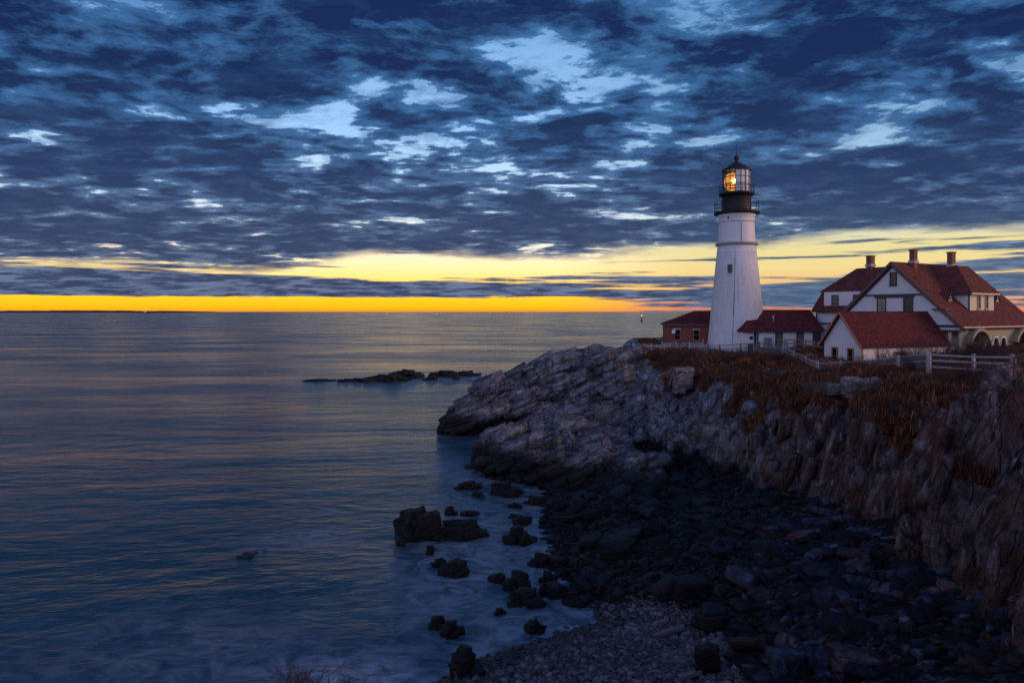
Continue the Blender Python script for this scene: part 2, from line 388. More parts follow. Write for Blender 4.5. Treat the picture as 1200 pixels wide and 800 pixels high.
def axes(s_, w_):
    s_ = Vector(s_).normalized(); w_ = Vector(w_); w_ = (w_ - s_ * w_.dot(s_)).normalized(); return (s_, w_.cross(s_).normalized(), w_)
BEDS = axes((.90, .12, .40), (-.38, -.25, .9))        # promontory: beds rising to the right
SLABS = axes((.10, -.22, .95), (.3, -.95, 0))          # cliff: steep slabs leaning to the right
def rock_mat(name, pale, darkc, wet_top, soil=True, objvar=False):
    m, b = new_mat(name); g = geo_pos(); X, Yc, Z = sep(g)
    big = noise(g, 0.35, 5, 0.6); med = noise(mapv(g, (1.2, 1.2, 0.45), (0.25, 0.3, 0)), 1.3, 7, 0.65, 0.6); fin = noise(g, 9.0, 6, 0.65)
    base = cmix(sstep(med, 0.33, 0.68), darkc, pale)
    base = cmix(sstep(big, 0.5, 0.72) * 0.45, base, tuple(c * k for c, k in zip(pale, (0.85, 0.68, 0.6))))
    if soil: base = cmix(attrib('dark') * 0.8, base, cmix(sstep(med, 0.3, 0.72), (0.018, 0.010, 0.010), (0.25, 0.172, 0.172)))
    # bedding and joints
    def along(v_, fr_, sc):
        o_ = []
        for ax, k in zip(fr_, sc):
            dn = E.nt.nodes.new('ShaderNodeVectorMath'); dn.operation = 'DOT_PRODUCT'; dn.inputs[1].default_value = tuple(c * k for c in ax); E.nt.links.new(v_, dn.inputs[0]); o_.append(E(dn.outputs['Value']))
        return vec(*o_)
    bv = along(g, BEDS, (.3, .3, 3.2)); sv = along(g, SLABS, (.22, .5, 3.0))
    dk = attrib('dark') if soil else None
    def mixn(a, b_): return a if dk is None else a + (b_ - a) * dk
    lay = mixn(noise(bv, 1.0, 5, .7), noise(sv, 1.0, 5, .7))
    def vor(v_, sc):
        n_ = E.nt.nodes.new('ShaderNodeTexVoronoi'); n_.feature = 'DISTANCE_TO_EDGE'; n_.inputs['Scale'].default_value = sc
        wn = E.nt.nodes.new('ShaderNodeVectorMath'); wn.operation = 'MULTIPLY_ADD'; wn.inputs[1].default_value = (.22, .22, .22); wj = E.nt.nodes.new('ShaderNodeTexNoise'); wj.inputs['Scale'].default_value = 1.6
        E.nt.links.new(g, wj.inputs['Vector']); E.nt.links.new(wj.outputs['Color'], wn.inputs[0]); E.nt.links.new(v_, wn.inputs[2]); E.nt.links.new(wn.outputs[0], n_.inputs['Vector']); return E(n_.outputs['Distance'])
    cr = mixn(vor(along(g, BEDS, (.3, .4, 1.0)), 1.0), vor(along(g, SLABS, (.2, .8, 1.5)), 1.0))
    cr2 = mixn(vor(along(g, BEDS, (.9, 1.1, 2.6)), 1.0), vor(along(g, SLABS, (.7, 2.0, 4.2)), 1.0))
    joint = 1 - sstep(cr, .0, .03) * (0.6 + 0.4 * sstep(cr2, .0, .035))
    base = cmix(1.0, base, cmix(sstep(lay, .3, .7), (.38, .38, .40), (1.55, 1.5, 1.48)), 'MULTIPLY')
    base = cmix(joint * .75, base, (.006, .005, .006))  # shade of the cracks painted into the rock colour
    # rust and lichen stains, quartz veins
    rust = sstep(noise(g, 0.5, 6, 0.65, 1.0), 0.53, 0.68) * 0.65
    base = cmix(rust, base, (0.085, 0.034, 0.016))
    if soil: base = cmix(attrib('dark') * sstep(noise(g, 0.42, 7, 0.72, .6), .48, .60) * .68, base, cmix(fin, (.035, .012, .008), (.15, .05, .022)))
    vein = sstep(noise(mapv(g, (3.2, 3.2, 0.5), (0.3, 0.4, 0)), 1.0, 4, 0.6, 1.2), 0.63, 0.70) * 0.6
    base = cmix(vein, base, tuple(min(c * 2.0, .5) for c in pale))
    if soil:
        v = attrib('soil'); sn = noise(g, 1.4, 7, 0.7)
        sc = cmix(sstep(noise(g, 0.8, 6, 0.7), .3, .7), (0.03, 0.012, 0.008), (0.16, 0.062, 0.026))
        base = cmix(sstep(v + (sn - 0.5) * 0.9, 0.38, 0.6), base, sc)
    # the tide keeps the foot of the rock black with weed
    wet = sstep(Z + (big - 0.5) * 2.4 + (med - 0.5) * 1.2, wet_top + 0.9, wet_top - 0.7)
    wetc = cmix(noise(g, 2.2, 6, 0.7), (0.004, 0.004, 0.005), (0.016, 0.012, 0.013))
    col = cmix(wet, base, wetc)
    if objvar:
        r = attrib('tone') if objvar == 'attr' else objrand(); hue = E.op('FRACT', r * 17.3)
        tint = cmix(sstep(hue, .55, .8), (.82, .95, 1.2), (1.25, .85, .75))
        col = cmix(1.0, col, cmix(1.0, tint, cmix(r.pow(3.0), (0.3, 0.3, 0.3), (3.0, 3.0, 3.0)), 'MULTIPLY'), 'MULTIPLY')
    lk(col, b.inputs['Base Color'])
    lk(0.85 - wet * 0.4, b.inputs['Roughness']); b.inputs['Specular IOR Level'].default_value = 0.25
    bump(med * 0.10 + fin * 0.12 + noise(g, 30, 4, 0.7) * 0.03 + lay * .4 + noise(sv if soil else bv, 4.0, 4, .7) * .2 - joint * .28, b, 0.35, 0.9)
    return m
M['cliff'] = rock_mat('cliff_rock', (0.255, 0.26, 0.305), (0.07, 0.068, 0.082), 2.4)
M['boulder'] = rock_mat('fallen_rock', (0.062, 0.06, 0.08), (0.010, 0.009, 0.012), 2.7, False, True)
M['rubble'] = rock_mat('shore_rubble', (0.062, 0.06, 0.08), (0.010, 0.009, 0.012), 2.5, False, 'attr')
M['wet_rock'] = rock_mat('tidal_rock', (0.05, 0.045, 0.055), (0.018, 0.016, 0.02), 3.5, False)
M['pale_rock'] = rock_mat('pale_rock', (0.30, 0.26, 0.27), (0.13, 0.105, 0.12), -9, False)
m, b = new_mat('beach_shingle'); g = geo_pos(); X, Yc, Z = sep(g)
n = noise(g, 6.0, 5, 0.7); n2 = noise(g, 0.6, 4, .6)
wet = sstep(Z + (n2 - .5) * 1.0, 0.9, 0.1)
c = cmix(n, (0.012, 0.011, 0.014), (0.05, 0.044, 0.054)); c = cmix(wet, c, (0.008, 0.008, 0.010))
lk(c, b.inputs['Base Color']); lk(0.8 - wet * 0.45, b.inputs['Roughness']); bump(n + noise(g, 20, 3, .6) * .4, b, 0.08)
M['beach'] = m
m, b = new_mat('pebbles'); g = geo_pos(); X, Yc, Z = sep(g); r = attrib('tone')
wet = sstep(Z + (noise(g, .6, 4, .6) - .5) * 0.9, 0.75, 0.1)
c = cmix(r, (0.03, 0.026, 0.034), (0.19, 0.16, 0.20)); c = cmix(wet * .8, c, (0.01, 0.01, 0.012))
lk(c, b.inputs['Base Color']); lk(0.75 - wet * 0.4, b.inputs['Roughness']); M['pebble'] = m
m, b = new_mat('dead_grass'); g = geo_pos(); r = attrib('tone')
c = cmix(r.pow(1.5), (0.06, 0.019, 0.011), (0.38, 0.16, 0.07)); c = cmix(sstep(noise(g, .35, 5, .65), .42, .60), c, cmix(r.pow(1.5), (.04, .011, .008), (.26, .066, .028)))
lk(c, b.inputs['Base Color']); b.inputs['Roughness'].default_value = .8; M['grass'] = m
M['twig'] = plain('bare_twigs', (0.05, 0.026, 0.026), .8, .5, 4)
M['twig2'] = plain('dry_red_twigs', (0.085, 0.035, 0.022), .8, .5, 4)

# ------------------------------------------------------------------ building materials
def siding(name, col, pitch=0.13, depth=0.012):
    m, b = new_mat(name); X, Yc, Z = sep(coords())
    saw = E.op('FRACT', Z * (1 / pitch)); n = noise(coords(), 1.2, 5, .6); n2 = noise(mapv(coords(), (6, 6, 1)), 1.0, 4, .6)
    c = cmix(n, tuple(k * .86 for k in col), tuple(min(k * 1.08, .85) for k in col)); c = cmix(sstep(n2, .55, .75) * .25, c, tuple(k * .7 for k in col))
    c = cmix(sstep(saw, .12, .02) * .45, c, tuple(k * .35 for k in col))
    lk(c, b.inputs['Base Color']); b.inputs['Roughness'].default_value = .6
    bump(saw * -1.0 + n2 * .15, b, depth); return m
def shingles(name, col, row=0.16):
    m, b = new_mat(name); o = coords(); X, Yc, Z = sep(o)
    br = E.nt.nodes.new('ShaderNodeTexBrick'); br.inputs['Scale'].default_value = 1.0; br.inputs['Brick Width'].default_value = .3; br.inputs['Row Height'].default_value = row
    br.inputs['Mortar Size'].default_value = .012; br.inputs['Color1'].default_value = (.38, .38, .38, 1); br.inputs['Color2'].default_value = (1.5, 1.5, 1.5, 1); br.inputs['Mortar'].default_value = (.3, .3, .3, 1)
    E.nt.links.new(vec(X + Yc * .97, Z * 1.35 + (noise(o, 3, 2, .5) - .5) * .05), br.inputs['Vector'])
    n = noise(o, .5, 5, .65); n2 = noise(mapv(o, (2.5, 2.5, .35)), 1.0, 5, .65); fin = noise(o, 9, 3, .7)
    c = cmix(n, tuple(k * .75 for k in col), tuple(k * 1.2 for k in col)); c = cmix(.8, c, br.outputs['Color'], 'MULTIPLY')
    c = cmix(sstep(n2, .52, .72) * .4, c, tuple(k * .45 for k in col)); c = cmix(sstep(fin, .6, .8) * .35, c, tuple(min(k * 1.9, .5) for k in col))
    lk(c, b.inputs['Base Color']); b.inputs['Roughness'].default_value = .85; b.inputs['Specular IOR Level'].default_value = .2
    sepc = E.nt.nodes.new('ShaderNodeRGBToBW'); E.nt.links.new(br.outputs['Color'], sepc.inputs[0]); bump(E(sepc.outputs[0]) * .6 + fin * .4, b, .02); return m
def bricks(name, c1, c2, mortar):
    m, b = new_mat(name); o = coords(); X, Yc, Z = sep(o)
    br = E.nt.nodes.new('ShaderNodeTexBrick'); br.inputs['Scale'].default_value = 1.0; br.inputs['Brick Width'].default_value = .22; br.inputs['Row Height'].default_value = .075
    br.inputs['Mortar Size'].default_value = .008
    for k, v in (('Color1', c1), ('Color2', c2), ('Mortar', mortar)): br.inputs[k].default_value = (*v, 1)
    E.nt.links.new(vec(X + Yc, Z), br.inputs['Vector']); n = noise(o, .9, 5, .6)
    lk(cmix(sstep(n, .35, .7) * .5, br.outputs['Color'], tuple(k * .6 for k in c1)), b.inputs['Base Color']); b.inputs['Roughness'].default_value = .85
    bump(noise(o, 12, 3, .6), b, .01); return m
M['siding'] = siding('white_clapboard', (.72, .70, .72))
M['white'] = plain('white_paint', (.72, .70, .71), .55, .1, 2)
M['fencewhite'] = plain('worn_white_paint', (.37, .34, .37), .7, .4, 3, .004)
M['trim'] = plain('dark_green_grey_trim', (.035, .04, .05), .5, .2, 2)
M['rake'] = plain('purple_brown_rake_board', (.11, .06, .06), .55, .2, 2)
M['cream'] = plain('cream_paint', (.62, .55, .40), .55, .12, 2)
M['olive'] = plain('olive_grey_porch_paint', (.30, .26, .18), .6, .15, 2)
M['roof'] = shingles('red_shingles', (.115, .022, .025))
M['roof_house'] = shingles('weathered_red_shingles', (.165, .047, .037))
M['brick'] = bricks('red_brick', (.27, .062, .04), (.2, .045, .032), (.22, .12, .1))
M['chimney'] = bricks('chimney_brick', (.26, .075, .045), (.19, .05, .035), (.2, .13, .1))
M['lead'] = plain('lead_flashing', (.32, .31, .33), .5, .2, 5)
M['tan_trim'] = plain('tan_window_trim', (.33, .16, .10), .6, .15, 3)
M['wood'] = plain('yellow_pine_rail', (.42, .25, .08), .6, .25, 4)
M['deck'] = plain('grey_deck_boards', (.16, .15, .16), .8, .25, 4)
M['concrete'] = plain('weathered_concrete', (.20, .19, .20), .85, .25, 1.5, .004)
M['black'] = plain('black_iron', (.008, .008, .010), .6, .3, 4)
M['greybox'] = plain('grey_metal_cabinet', (.20, .21, .24), .5, .1, 4)
M['yellow'] = plain('yellow_sign_paint', (.75, .45, .02), .5, .1, 4)
m, b = new_mat('window_glass'); b.inputs['Base Color'].default_value = (.012, .012, .016, 1); b.inputs['Roughness'].default_value = .06; b.inputs['IOR'].default_value = 1.42
bump(noise(coords(), 1.3, 2, .5), b, .02, .25); M['glass'] = m
m, b = new_mat('curtained_glass'); n = noise(mapv(coords(), (5, 5, .3)), 1.0, 3, .6)
lk(cmix(n, (.07, .05, .045), (.26, .22, .2)), b.inputs['Base Color']); b.inputs['Roughness'].default_value = .12; b.inputs['IOR'].default_value = 1.6; M['curtain'] = m
m, b = new_mat('whitewashed_rubble'); o = coords(); X, Yc, Z = sep(o)
n = noise(mapv(o, (1, 1, 1.5)), 3.2, 6, .65); st = noise(mapv(o, (3.5, 3.5, .14)), 1.0, 5, .65)
v = E.nt.nodes.new('ShaderNodeTexVoronoi'); v.inputs['Scale'].default_value = 2.6; v.feature = 'DISTANCE_TO_EDGE'; E.nt.links.new(mapv(o, (1, 1, 1.9)), v.inputs['Vector'])
ed = sstep(E(v.outputs['Distance']), 0.0, .09); smooth_top = sstep(Z, 13.3, 13.2)
c = cmix(sstep(st, .45, .75) * .5, (.74, .72, .73), (.50, .46, .46)); c = cmix((1 - ed) * .12 * smooth_top, c, (.42, .39, .4)); c = cmix(sstep(n, .6, .8) * .15, c, (.52, .5, .5))
lk(c, b.inputs['Base Color']); b.inputs['Roughness'].default_value = .75
bump((ed * .6 + n * .8) * smooth_top + n * .06, b, .05, 1.0); M['tower'] = m
# lantern: clear panes, and the lamp inside
m, b = new_mat('lantern_pane'); m.node_tree.nodes.remove(b)
t = E.nt.nodes.new('ShaderNodeBsdfTransparent'); gl = E.nt.nodes.new('ShaderNodeBsdfGlossy'); gl.inputs['Roughness'].default_value = .05
mx = E.nt.nodes.new('ShaderNodeMixShader'); mx.inputs[0].default_value = .05; lk(t.outputs[0], mx.inputs[1]); lk(gl.outputs[0], mx.inputs[2]); lk(mx.outputs[0], E.nt.nodes['Material Output'].inputs[0]); M['pane'] = m
def glow(name, col, s):
    m, b = new_mat(name); b.inputs['Base Color'].default_value = (*[min(k, .8) for k in col], 1); b.inputs['Emission Color'].default_value = (*col, 1); b.inputs['Emission Strength'].default_value = s; b.inputs['Roughness'].default_value = .3; return m
m, b = new_mat('amber_lens'); Z = sep(coords())[2]; w = E.op('SINE', Z * 34.0)
lk(cmix(sstep(w, -.4, .7), (.02, .012, .004), (.5, .3, .08)), b.inputs['Base Color']); b.inputs['Roughness'].default_value = .15
lk(cmix(sstep(w, -.4, .7), (.05, .012, .001), (1.0, .36, .03)), b.inputs['Emission Color']); b.inputs['Emission Strength'].default_value = 1.3; M['lens'] = m
M['lamp'] = glow('lamp_filament', (1, .72, .28), 60)
M['redlamp'] = glow('red_lamp', (1, .05, .02), 12); M['greenlamp'] = glow('green_lamp', (.05, 1, .45), 5); M['shiplamp'] = glow('ship_lamp', (1, .5, .15), 10)

# ------------------------------------------------------------------ the sea (one sheet out to the horizon)
def tps_fit(xy, z):
    n = len(xy); r = np.linalg.norm(xy[:, None] - xy[None], axis=-1) + 1e-9
    K = r * r * np.log(r) + np.eye(n) * 0.5
    Q = np.c_[np.ones(n), xy]; Amat = np.zeros((n + 3, n + 3)); Amat[:n, :n] = K; Amat[:n, n:] = Q; Amat[n:, :n] = Q.T
    return np.linalg.solve(Amat, np.r_[z, 0, 0, 0])
def tps_eval(xy0, w, q):
    o = w[-3] + w[-2] * q[:, 0] + w[-1] * q[:, 1]
    for k in range(len(xy0)):
        r = np.hypot(q[:, 0] - xy0[k, 0], q[:, 1] - xy0[k, 1]) + 1e-9; o += w[k] * r * r * np.log(r)
    return o
BP = []
for px, py, z in [(650, 575, 0), (640, 610, 0), (652, 650, 0), (662, 685, 0), (692, 720, 0), (640, 745, 0), (585, 762, 0), (525, 780, 0), (480, 805, 0),
                  (560, 590, -1.6), (560, 650, -1.5), (590, 700, -.7), (565, 735, -1.0), (450, 760, -1.8), (350, 800, -2.2), (470, 600, -2.6), (620, 722, -.45), (300, 650, -3), (480, 520, -4), (610, 640, -.5),
                  (725, 738, .6), (800, 762, 1.4), (900, 785, 2.7), (760, 600, 1.2), (810, 625, 1.8), (900, 655, 2.4), (1000, 725, 3.3), (1090, 785, 4.0), (720, 650, 1.0), (760, 690, 1.1), (700, 590, .7),
                  (850, 562, 1.6), (910, 577, 2.2), (965, 592, 2.7), (1015, 612, 3.0), (1070, 652, 3.3), (1130, 705, 4.4), (1200, 750, 5.2), (790, 547, 1.1), (700, 800, 1.0), (600, 800, .7)]:
    v = Pz(px, py, z); BP.append((v.x, v.y, z))
BP += [(-10, 14, -1.2), (0, 14, 1.6), (8, 14, 3.0), (16, 14, 5.4), (-14, 22, -2), (24, 10, 8), (-10, 2, 1), (8, 2, 5), (24, 34, 6), (30, 50, 6)]
BP = np.array(BP); BXY = BP[:, :2]; BW = tps_fit(BXY, BP[:, 2])
def beach_z(x, y):
    q = np.stack([np.asarray(x, float).ravel(), np.asarray(y, float).ravel()], -1)
    z = tps_eval(BXY, BW, q)
    n3 = np.c_[q * 0.35, np.zeros(len(q))]
    return (np.clip(z, -6, 9) + 0.22 * fbm(n3, 3, 40)).reshape(np.shape(x))
th = np.concatenate([np.linspace(-50, 50, 420), np.linspace(52, 308, 60)]) * math.pi / 180
th = np.append(th, th[0] + 2 * math.pi)
rr = np.concatenate([np.linspace(0.5, 120, 260), np.geomspace(123, 90000, 90)])
TH, RR = np.meshgrid(th, rr, indexing='ij')
sx, sy = RR * np.sin(TH), RR * np.cos(TH)
me = mesh_np('sea', np.stack([sx, sy, np.zeros_like(sx)], -1), grid_quads(*sx.shape)[:, ::-1], smooth=True)
near = (RR < 115) & (np.abs(TH) < 0.9)
foam = np.zeros_like(sx)
dz_ = beach_z(sx[near], sy[near])
xx, yy = sx[near], sy[near]
def bump2(cx, cy, rx, ry): return np.exp(-((xx - cx) / rx) ** 2 - ((yy - cy) / ry) ** 2)
f1 = np.clip(1 - (-dz_) / 1.7, 0, 1) * 0.58
f1 = np.maximum(f1, 1.0 * bump2(-7.0, 28, 4.5, 2.2)); f1 = np.maximum(f1, 0.5 * bump2(-3, 42, 5, 16)); f1 = np.maximum(f1, .35 * bump2(-14, 30, 8, 5))
f1 = np.maximum(f1, 0.6 * bump2(-1, 63, 5, 5))
for a, bq, r1, r2 in ((0.5, 79, 6, 2.5), (-9.5, 83, 3, 2.5), (-7, 66, 2.5, 3), (-22, 147, 22, 4), (-8, 150, 12, 6), (-28, 118, 10, 2.5), (-13, 45, 4, 2)): f1 = np.maximum(f1, 0.45 * bump2(a, bq, r1, r2))
foam[near] = f1
far = (RR >= 115) & (RR < 200); xx, yy = sx[far], sy[far]
foam[far] = np.maximum(.45 * bump2(-22, 147, 26, 5), .45 * bump2(-8, 149, 16, 6))
attr(me, 'foam', foam)
tag(link('sea', me, M['sea']), kind='structure')

# ------------------------------------------------------------------ headland: lofted cliff surface broken into jointed rock
def catmull(C, per):
    """C: (n,k,3) rows -> dense rows along axis 0"""
    n = len(C); out = []
    for i in range(n - 1):
        p0, p1, p2, p3 = C[max(i - 1, 0)], C[i], C[i + 1], C[min(i + 2, n - 1)]
        m = per[i] if isinstance(per, (list, tuple)) else per
        for t in np.arange(m) / m:
            m1, m2 = (p2 - p0) * 0.38, (p3 - p1) * 0.38
            out.append((2 * t**3 - 3 * t**2 + 1) * p1 + (t**3 - 2 * t**2 + t) * m1 + (-2 * t**3 + 3 * t**2) * p2 + (t**3 - t**2) * m2)
    out.append(C[-1]); return np.array(out)
def V3(v): return np.array(v, float)
def plateau(x, y):
    """height of the grassy top"""
    pts = PLAT; d = (x[..., None] - pts[:, 0]) ** 2 + (y[..., None] - pts[:, 1]) ** 2 + 6.0
    w = 1 / d ** 1.5
    return (w * pts[:, 2]).sum(-1) / w.sum(-1)
_pl = []
for px, py, Y in [(843, 413, 86), (775, 407, 89), (735, 410, 88), (800, 402, 95), (868, 412, 86), (890, 413, 85), (930, 414, 84), (955, 413, 86), (905, 416, 75), (920, 418, 73), (958, 437, 60),
                  (985, 436, 59), (1018, 434, 55), (985, 429, 69), (1010, 430, 69.5), (1090, 431, 43), (1141, 440, 40), (1186, 437, 37.5), (1052, 432, 50), (1100, 417, 70), (1160, 407, 75), (1230, 404, 75), (1200, 420, 55), (1100, 420, 58), (1250, 421, 33), (1197, 421, 31)]:
    v = P(px, py, Y); _pl.append((v.x, v.y, v.z))
_pl += [(20, 110, 9), (45, 112, 10), (70, 110, 10.5), (90, 80, 11), (60, 60, 11.3), (45, 30, 13.0), (30, 12, 13.3)]
PLAT = np.array(_pl)

def loft(name, cols, colseg, rowseg, plate_from=None):
    C = np.array([[V3(p) for p in c] for c in cols])           # (ncol, nrow, 3)
    G = catmull(C, colseg)                                       # dense columns
    G = np.swapaxes(catmull(np.swapaxes(G, 0, 1), rowseg), 0, 1)
    return G
def fracture(G, face, bed_mix, seed, amp=1.0):
    """push the surface along its normal in jointed blocks; bed_mix 0 = low dipping beds, 1 = near-vertical slabs"""
    du = np.gradient(G, axis=0); dv = np.gradient(G, axis=1)
    N = np.cross(du, dv); N /= np.linalg.norm(N, axis=-1, keepdims=True) + 1e-9
    if (N[..., 2].mean()) < 0: N = -N
    W0 = np.stack([vnoise(G * 0.3, seed + 70 + k) for k in range(3)], -1)
    p = G + W0 * 0.3 + 0.06 * np.stack([vnoise(G * 1.4, seed + 75 + k) for k in range(3)], -1)
    def beds(fr_, th, ln, sd):
        Q = [p @ np.array(ax) for ax in fr_]; z_ = np.zeros_like(Q[0], dtype=np.int64)
        w = Q[2] / th; wi = np.floor(w).astype(np.int64); fw = w - wi
        s_ = Q[0] / ln + h3(wi, z_, z_, sd) * 9; si = np.floor(s_).astype(np.int64); fs = s_ - si
        d_ = Q[1] / (ln * .7) + h3(wi, si, z_, sd + 1) * 9; di = np.floor(d_).astype(np.int64); fd = d_ - di
        lv = h3(wi, si, di, sd + 2) * 2 - 1; b1 = h3(wi, si, di, sd + 3) - .5; b2 = h3(wi, si, di, sd + 4) - .5
        bl = vnoise(np.stack([wi * 5.37, Q[0] / (ln * 2.2), Q[1] / (ln * 3)], -1), sd + 5)
        gr = np.exp(-(np.minimum(fw, 1 - fw) * th / .07) ** 2) + .6 * np.exp(-(np.minimum(fs, 1 - fs) * ln / .07) ** 2)
        return bl, lv, (fs - .5) * b1 + (fw - .5) * b2, gr
    def field(fr_, k):
        b1, l1, t1, g1 = beds(fr_, 1.25 * k, 5.5, seed); b2, l2, t2, g2 = beds(fr_, .42 * k, 1.9, seed + 20); b3, l3, t3, g3 = beds(fr_, .17 * k, .8, seed + 40)
        return b1 * .7 + l1 * .46 + t1 * .8 - g1 * .16 + b2 * .26 + l2 * .2 + t2 * .34 - g2 * .08 + b3 * .07 + l3 * .06 + t3 * .11
    def rot(ax, ang): return np.array(Matrix.Rotation(R(ang), 3, ax))
    rb = np.array([SLABS[2], SLABS[1], SLABS[0]])
    b0, l0, t0, g0 = beds(BEDS, 2.7, 7.0, seed + 90)
    fa = field(BEDS, 1.0) + b0 * .55 + l0 * .5 + t0 * 1.3 - g0 * .25; fb = field(SLABS, .8)
    d = fa * (1 - bed_mix) + fb * bed_mix
    gl = fbm((G @ rb.T) * np.array([.30, .30, .05]), 3, seed + 80)
    d = d + 0.5 * fbm(G * 0.16, 3, seed + 50) + bed_mix * (0.9 * gl - 0.9 * np.exp(-(gl / 0.13) ** 2)) + 0.06 * fbm(G * 2.6, 3, seed + 60)
    return G + N * (d * face * amp)[..., None], N

K = []
def col(foot, mids, crest, inland=None, back=None):
    f = P(*foot)
    under = f + Vector((0, -1.5, -2.6)) if f.z < 1.0 else f + Vector((0, -1.2, -1.5))
    c = P(*crest)
    row = [under, f] + [P(*q) for q in mids] + [c]
    if back:                                                    # a ridge: falls to the sea behind
        row += [c + Vector((0.3, 2.0, -0.5)), c + Vector((0.8, 5, -4)), Vector((c.x + 1, c.y + 9, -2.0)), Vector((c.x + 1, c.y + 12, -3.0))]
    else:
        r = (crest[0] - 600) / FPX; Y0 = crest[2]
        ys = [Y0 + (103 - Y0) * 0.12, Y0 + (103 - Y0) * 0.45, 103, 122]
        for i, Y in enumerate(ys):
            x = r * Y; z = float(plateau(np.array([x]), np.array([Y]))[0]) if i < 3 else -2.5
            row.append(Vector((x, Y, z)))
    K.append(row)
col((513, 509, 84), [(515, 500, 84.5), (518, 491, 85), (523, 482, 86)], (530, 476, 88), back=True)
col((546, 511, 83), [(548, 492, 84), (551, 477, 85.5), (555, 463, 87)], (562, 456, 89), back=True)
col((588, 513, 82), [(590, 487, 83.5), (593, 466, 85), (597, 447, 87)], (604, 437, 90), back=True)
col((640, 512, 80.5), [(640, 482, 82), (640, 456, 84), (640, 436, 86)], (640, 424, 90), back=True)
col((690, 523, 76), [(690, 483, 79), (690, 452, 82), (690, 428, 85)], (693, 410, 90), back=True)
col((738, 533, 69), [(738, 495, 73), (736, 463, 77), (735, 434, 82)], (735, 413, 86.5))
col((790, 547, 62), [(790, 503, 66.5), (790, 468, 72), (790, 438, 78)], (790, 417, 83))
col((850, 562, 55.2), [(848, 512, 58), (848, 478, 62.5), (850, 447, 69)], (850, 420, 79))
col((910, 577, 48.5), [(908, 532, 50.5), (908, 492, 53.5), (910, 457, 59)], (912, 428, 70))
col((965, 592, 43.5), [(962, 546, 44.7), (960, 502, 46.3), (960, 468, 49)], (960, 449, 54))
col((1015, 612, 39), [(1012, 562, 40.2), (1010, 512, 41.4), (1010, 472, 42.8)], (1012, 450, 46))
col((1075, 655, 33.5), [(1072, 592, 35.2), (1070, 532, 37), (1068, 480, 39)], (1070, 450, 42))
col((1128, 704, 25.2), [(1112, 604, 27.3), (1116, 542, 29), (1132, 484, 31)], (1152, 462, 34.5))
col((1200, 750, 20.5), [(1195, 655, 22), (1190, 562, 24), (1190, 474, 26.8)], (1199, 462, 30))
col((1300, 855, 16.8), [(1300, 702, 18.5), (1300, 562, 20.5), (1300, 472, 23)], (1300, 450, 26))
col((1500, 950, 13.0), [(1500, 800, 14.0), (1500, 640, 15.5), (1500, 500, 17)], (1500, 425, 19))
for f_, c_, far_ in (((12.5, 7.5, 5.0), (17.5, 8.5, 13.2), (150, 55)), ((11.0, 1.5, 5.5), (16.5, 1.0, 13.2), (150, 0)), ((11.0, -14, 5.5), (16.5, -14, 13.2), (150, -70))):
    f_, c_, e_ = Vector(f_), Vector(c_), Vector((far_[0], far_[1], 11))
    K.append([f_ + Vector((-1.2, 0, -1.5)), f_] + [f_.lerp(c_, k) + Vector((0, 0, 1.2 * math.sin(math.pi * k))) for k in (.25, .5, .75)] + [c_] + [c_.lerp(e_, k) for k in (.06, .3, .85)] + [Vector((e_.x * 1.1, e_.y * 1.1, -2.5))])
nface = 78
colseg = [46, 46, 50, 50, 56, 64, 70, 76, 76, 84, 92, 100, 100, 80, 40, 40, 30, 20]
rowseg = [14, nface, nface, nface, nface, 26, 34, 30, 10]
G = loft('headland', K, colseg, rowseg)
ncol, nrow = G.shape[:2]
fr = np.arange(nrow); r0 = 14; r1 = 14 + 4 * nface
rowface = np.clip((r1 + 10 - fr) / 26.0, 0.0, 1.0)
cidx = np.cumsum([0] + colseg)
cu = np.interp(np.arange(ncol), cidx, np.arange(len(colseg) + 1))        # column parameter 0..15
ridge = np.clip(5.6 - cu, 0, 1)[:, None]                               # the bare promontory: broken all over
face = np.maximum(rowface[None, :] * np.ones((ncol, 1)), ridge * 0.8)
face = np.maximum(face, 0.05)
bed = np.clip((cu - 5.4) / 1.8, 0, 1)[:, None] * np.ones((1, nrow))
# soil and dead grass: the top and the upper slope
hfrac = np.clip((fr - r0) / (4.0 * nface), 0, 1.6)[None, :]
top_from = np.interp(cu, [0, 4.6, 5.3, 6, 7, 8, 9, 10, 11, 12, 13, 15], [9, 9, .93, .78, .66, .72, .78, .84, .76, .82, .88, .9])[:, None]
soil = np.clip(0.5 + (hfrac - top_from) * 3.2, 0, 1) * (cu > 4.2)[:, None]
soil = np.clip(soil + 0.85 * (fbm(G * np.array([.34, .34, .22]), 4, 90) + .16) * np.clip((hfrac - .2) * 4, 0, 1) * (cu > 5.5)[:, None] * (hfrac < 1.02), 0, 1)
face_eff = face * (1 - 0.3 * np.clip((soil - .5) * 2, 0, 1) * (hfrac < 1))
D, Nn = fracture(G, face_eff, bed, 3)
me = mesh_np('headland_cliff', D, grid_quads(ncol, nrow))
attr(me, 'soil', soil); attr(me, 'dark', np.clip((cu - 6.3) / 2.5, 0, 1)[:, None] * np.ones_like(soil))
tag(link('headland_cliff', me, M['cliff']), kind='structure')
LAND = [(D, soil, hfrac * np.ones_like(soil), cu[:, None] * np.ones_like(soil))]

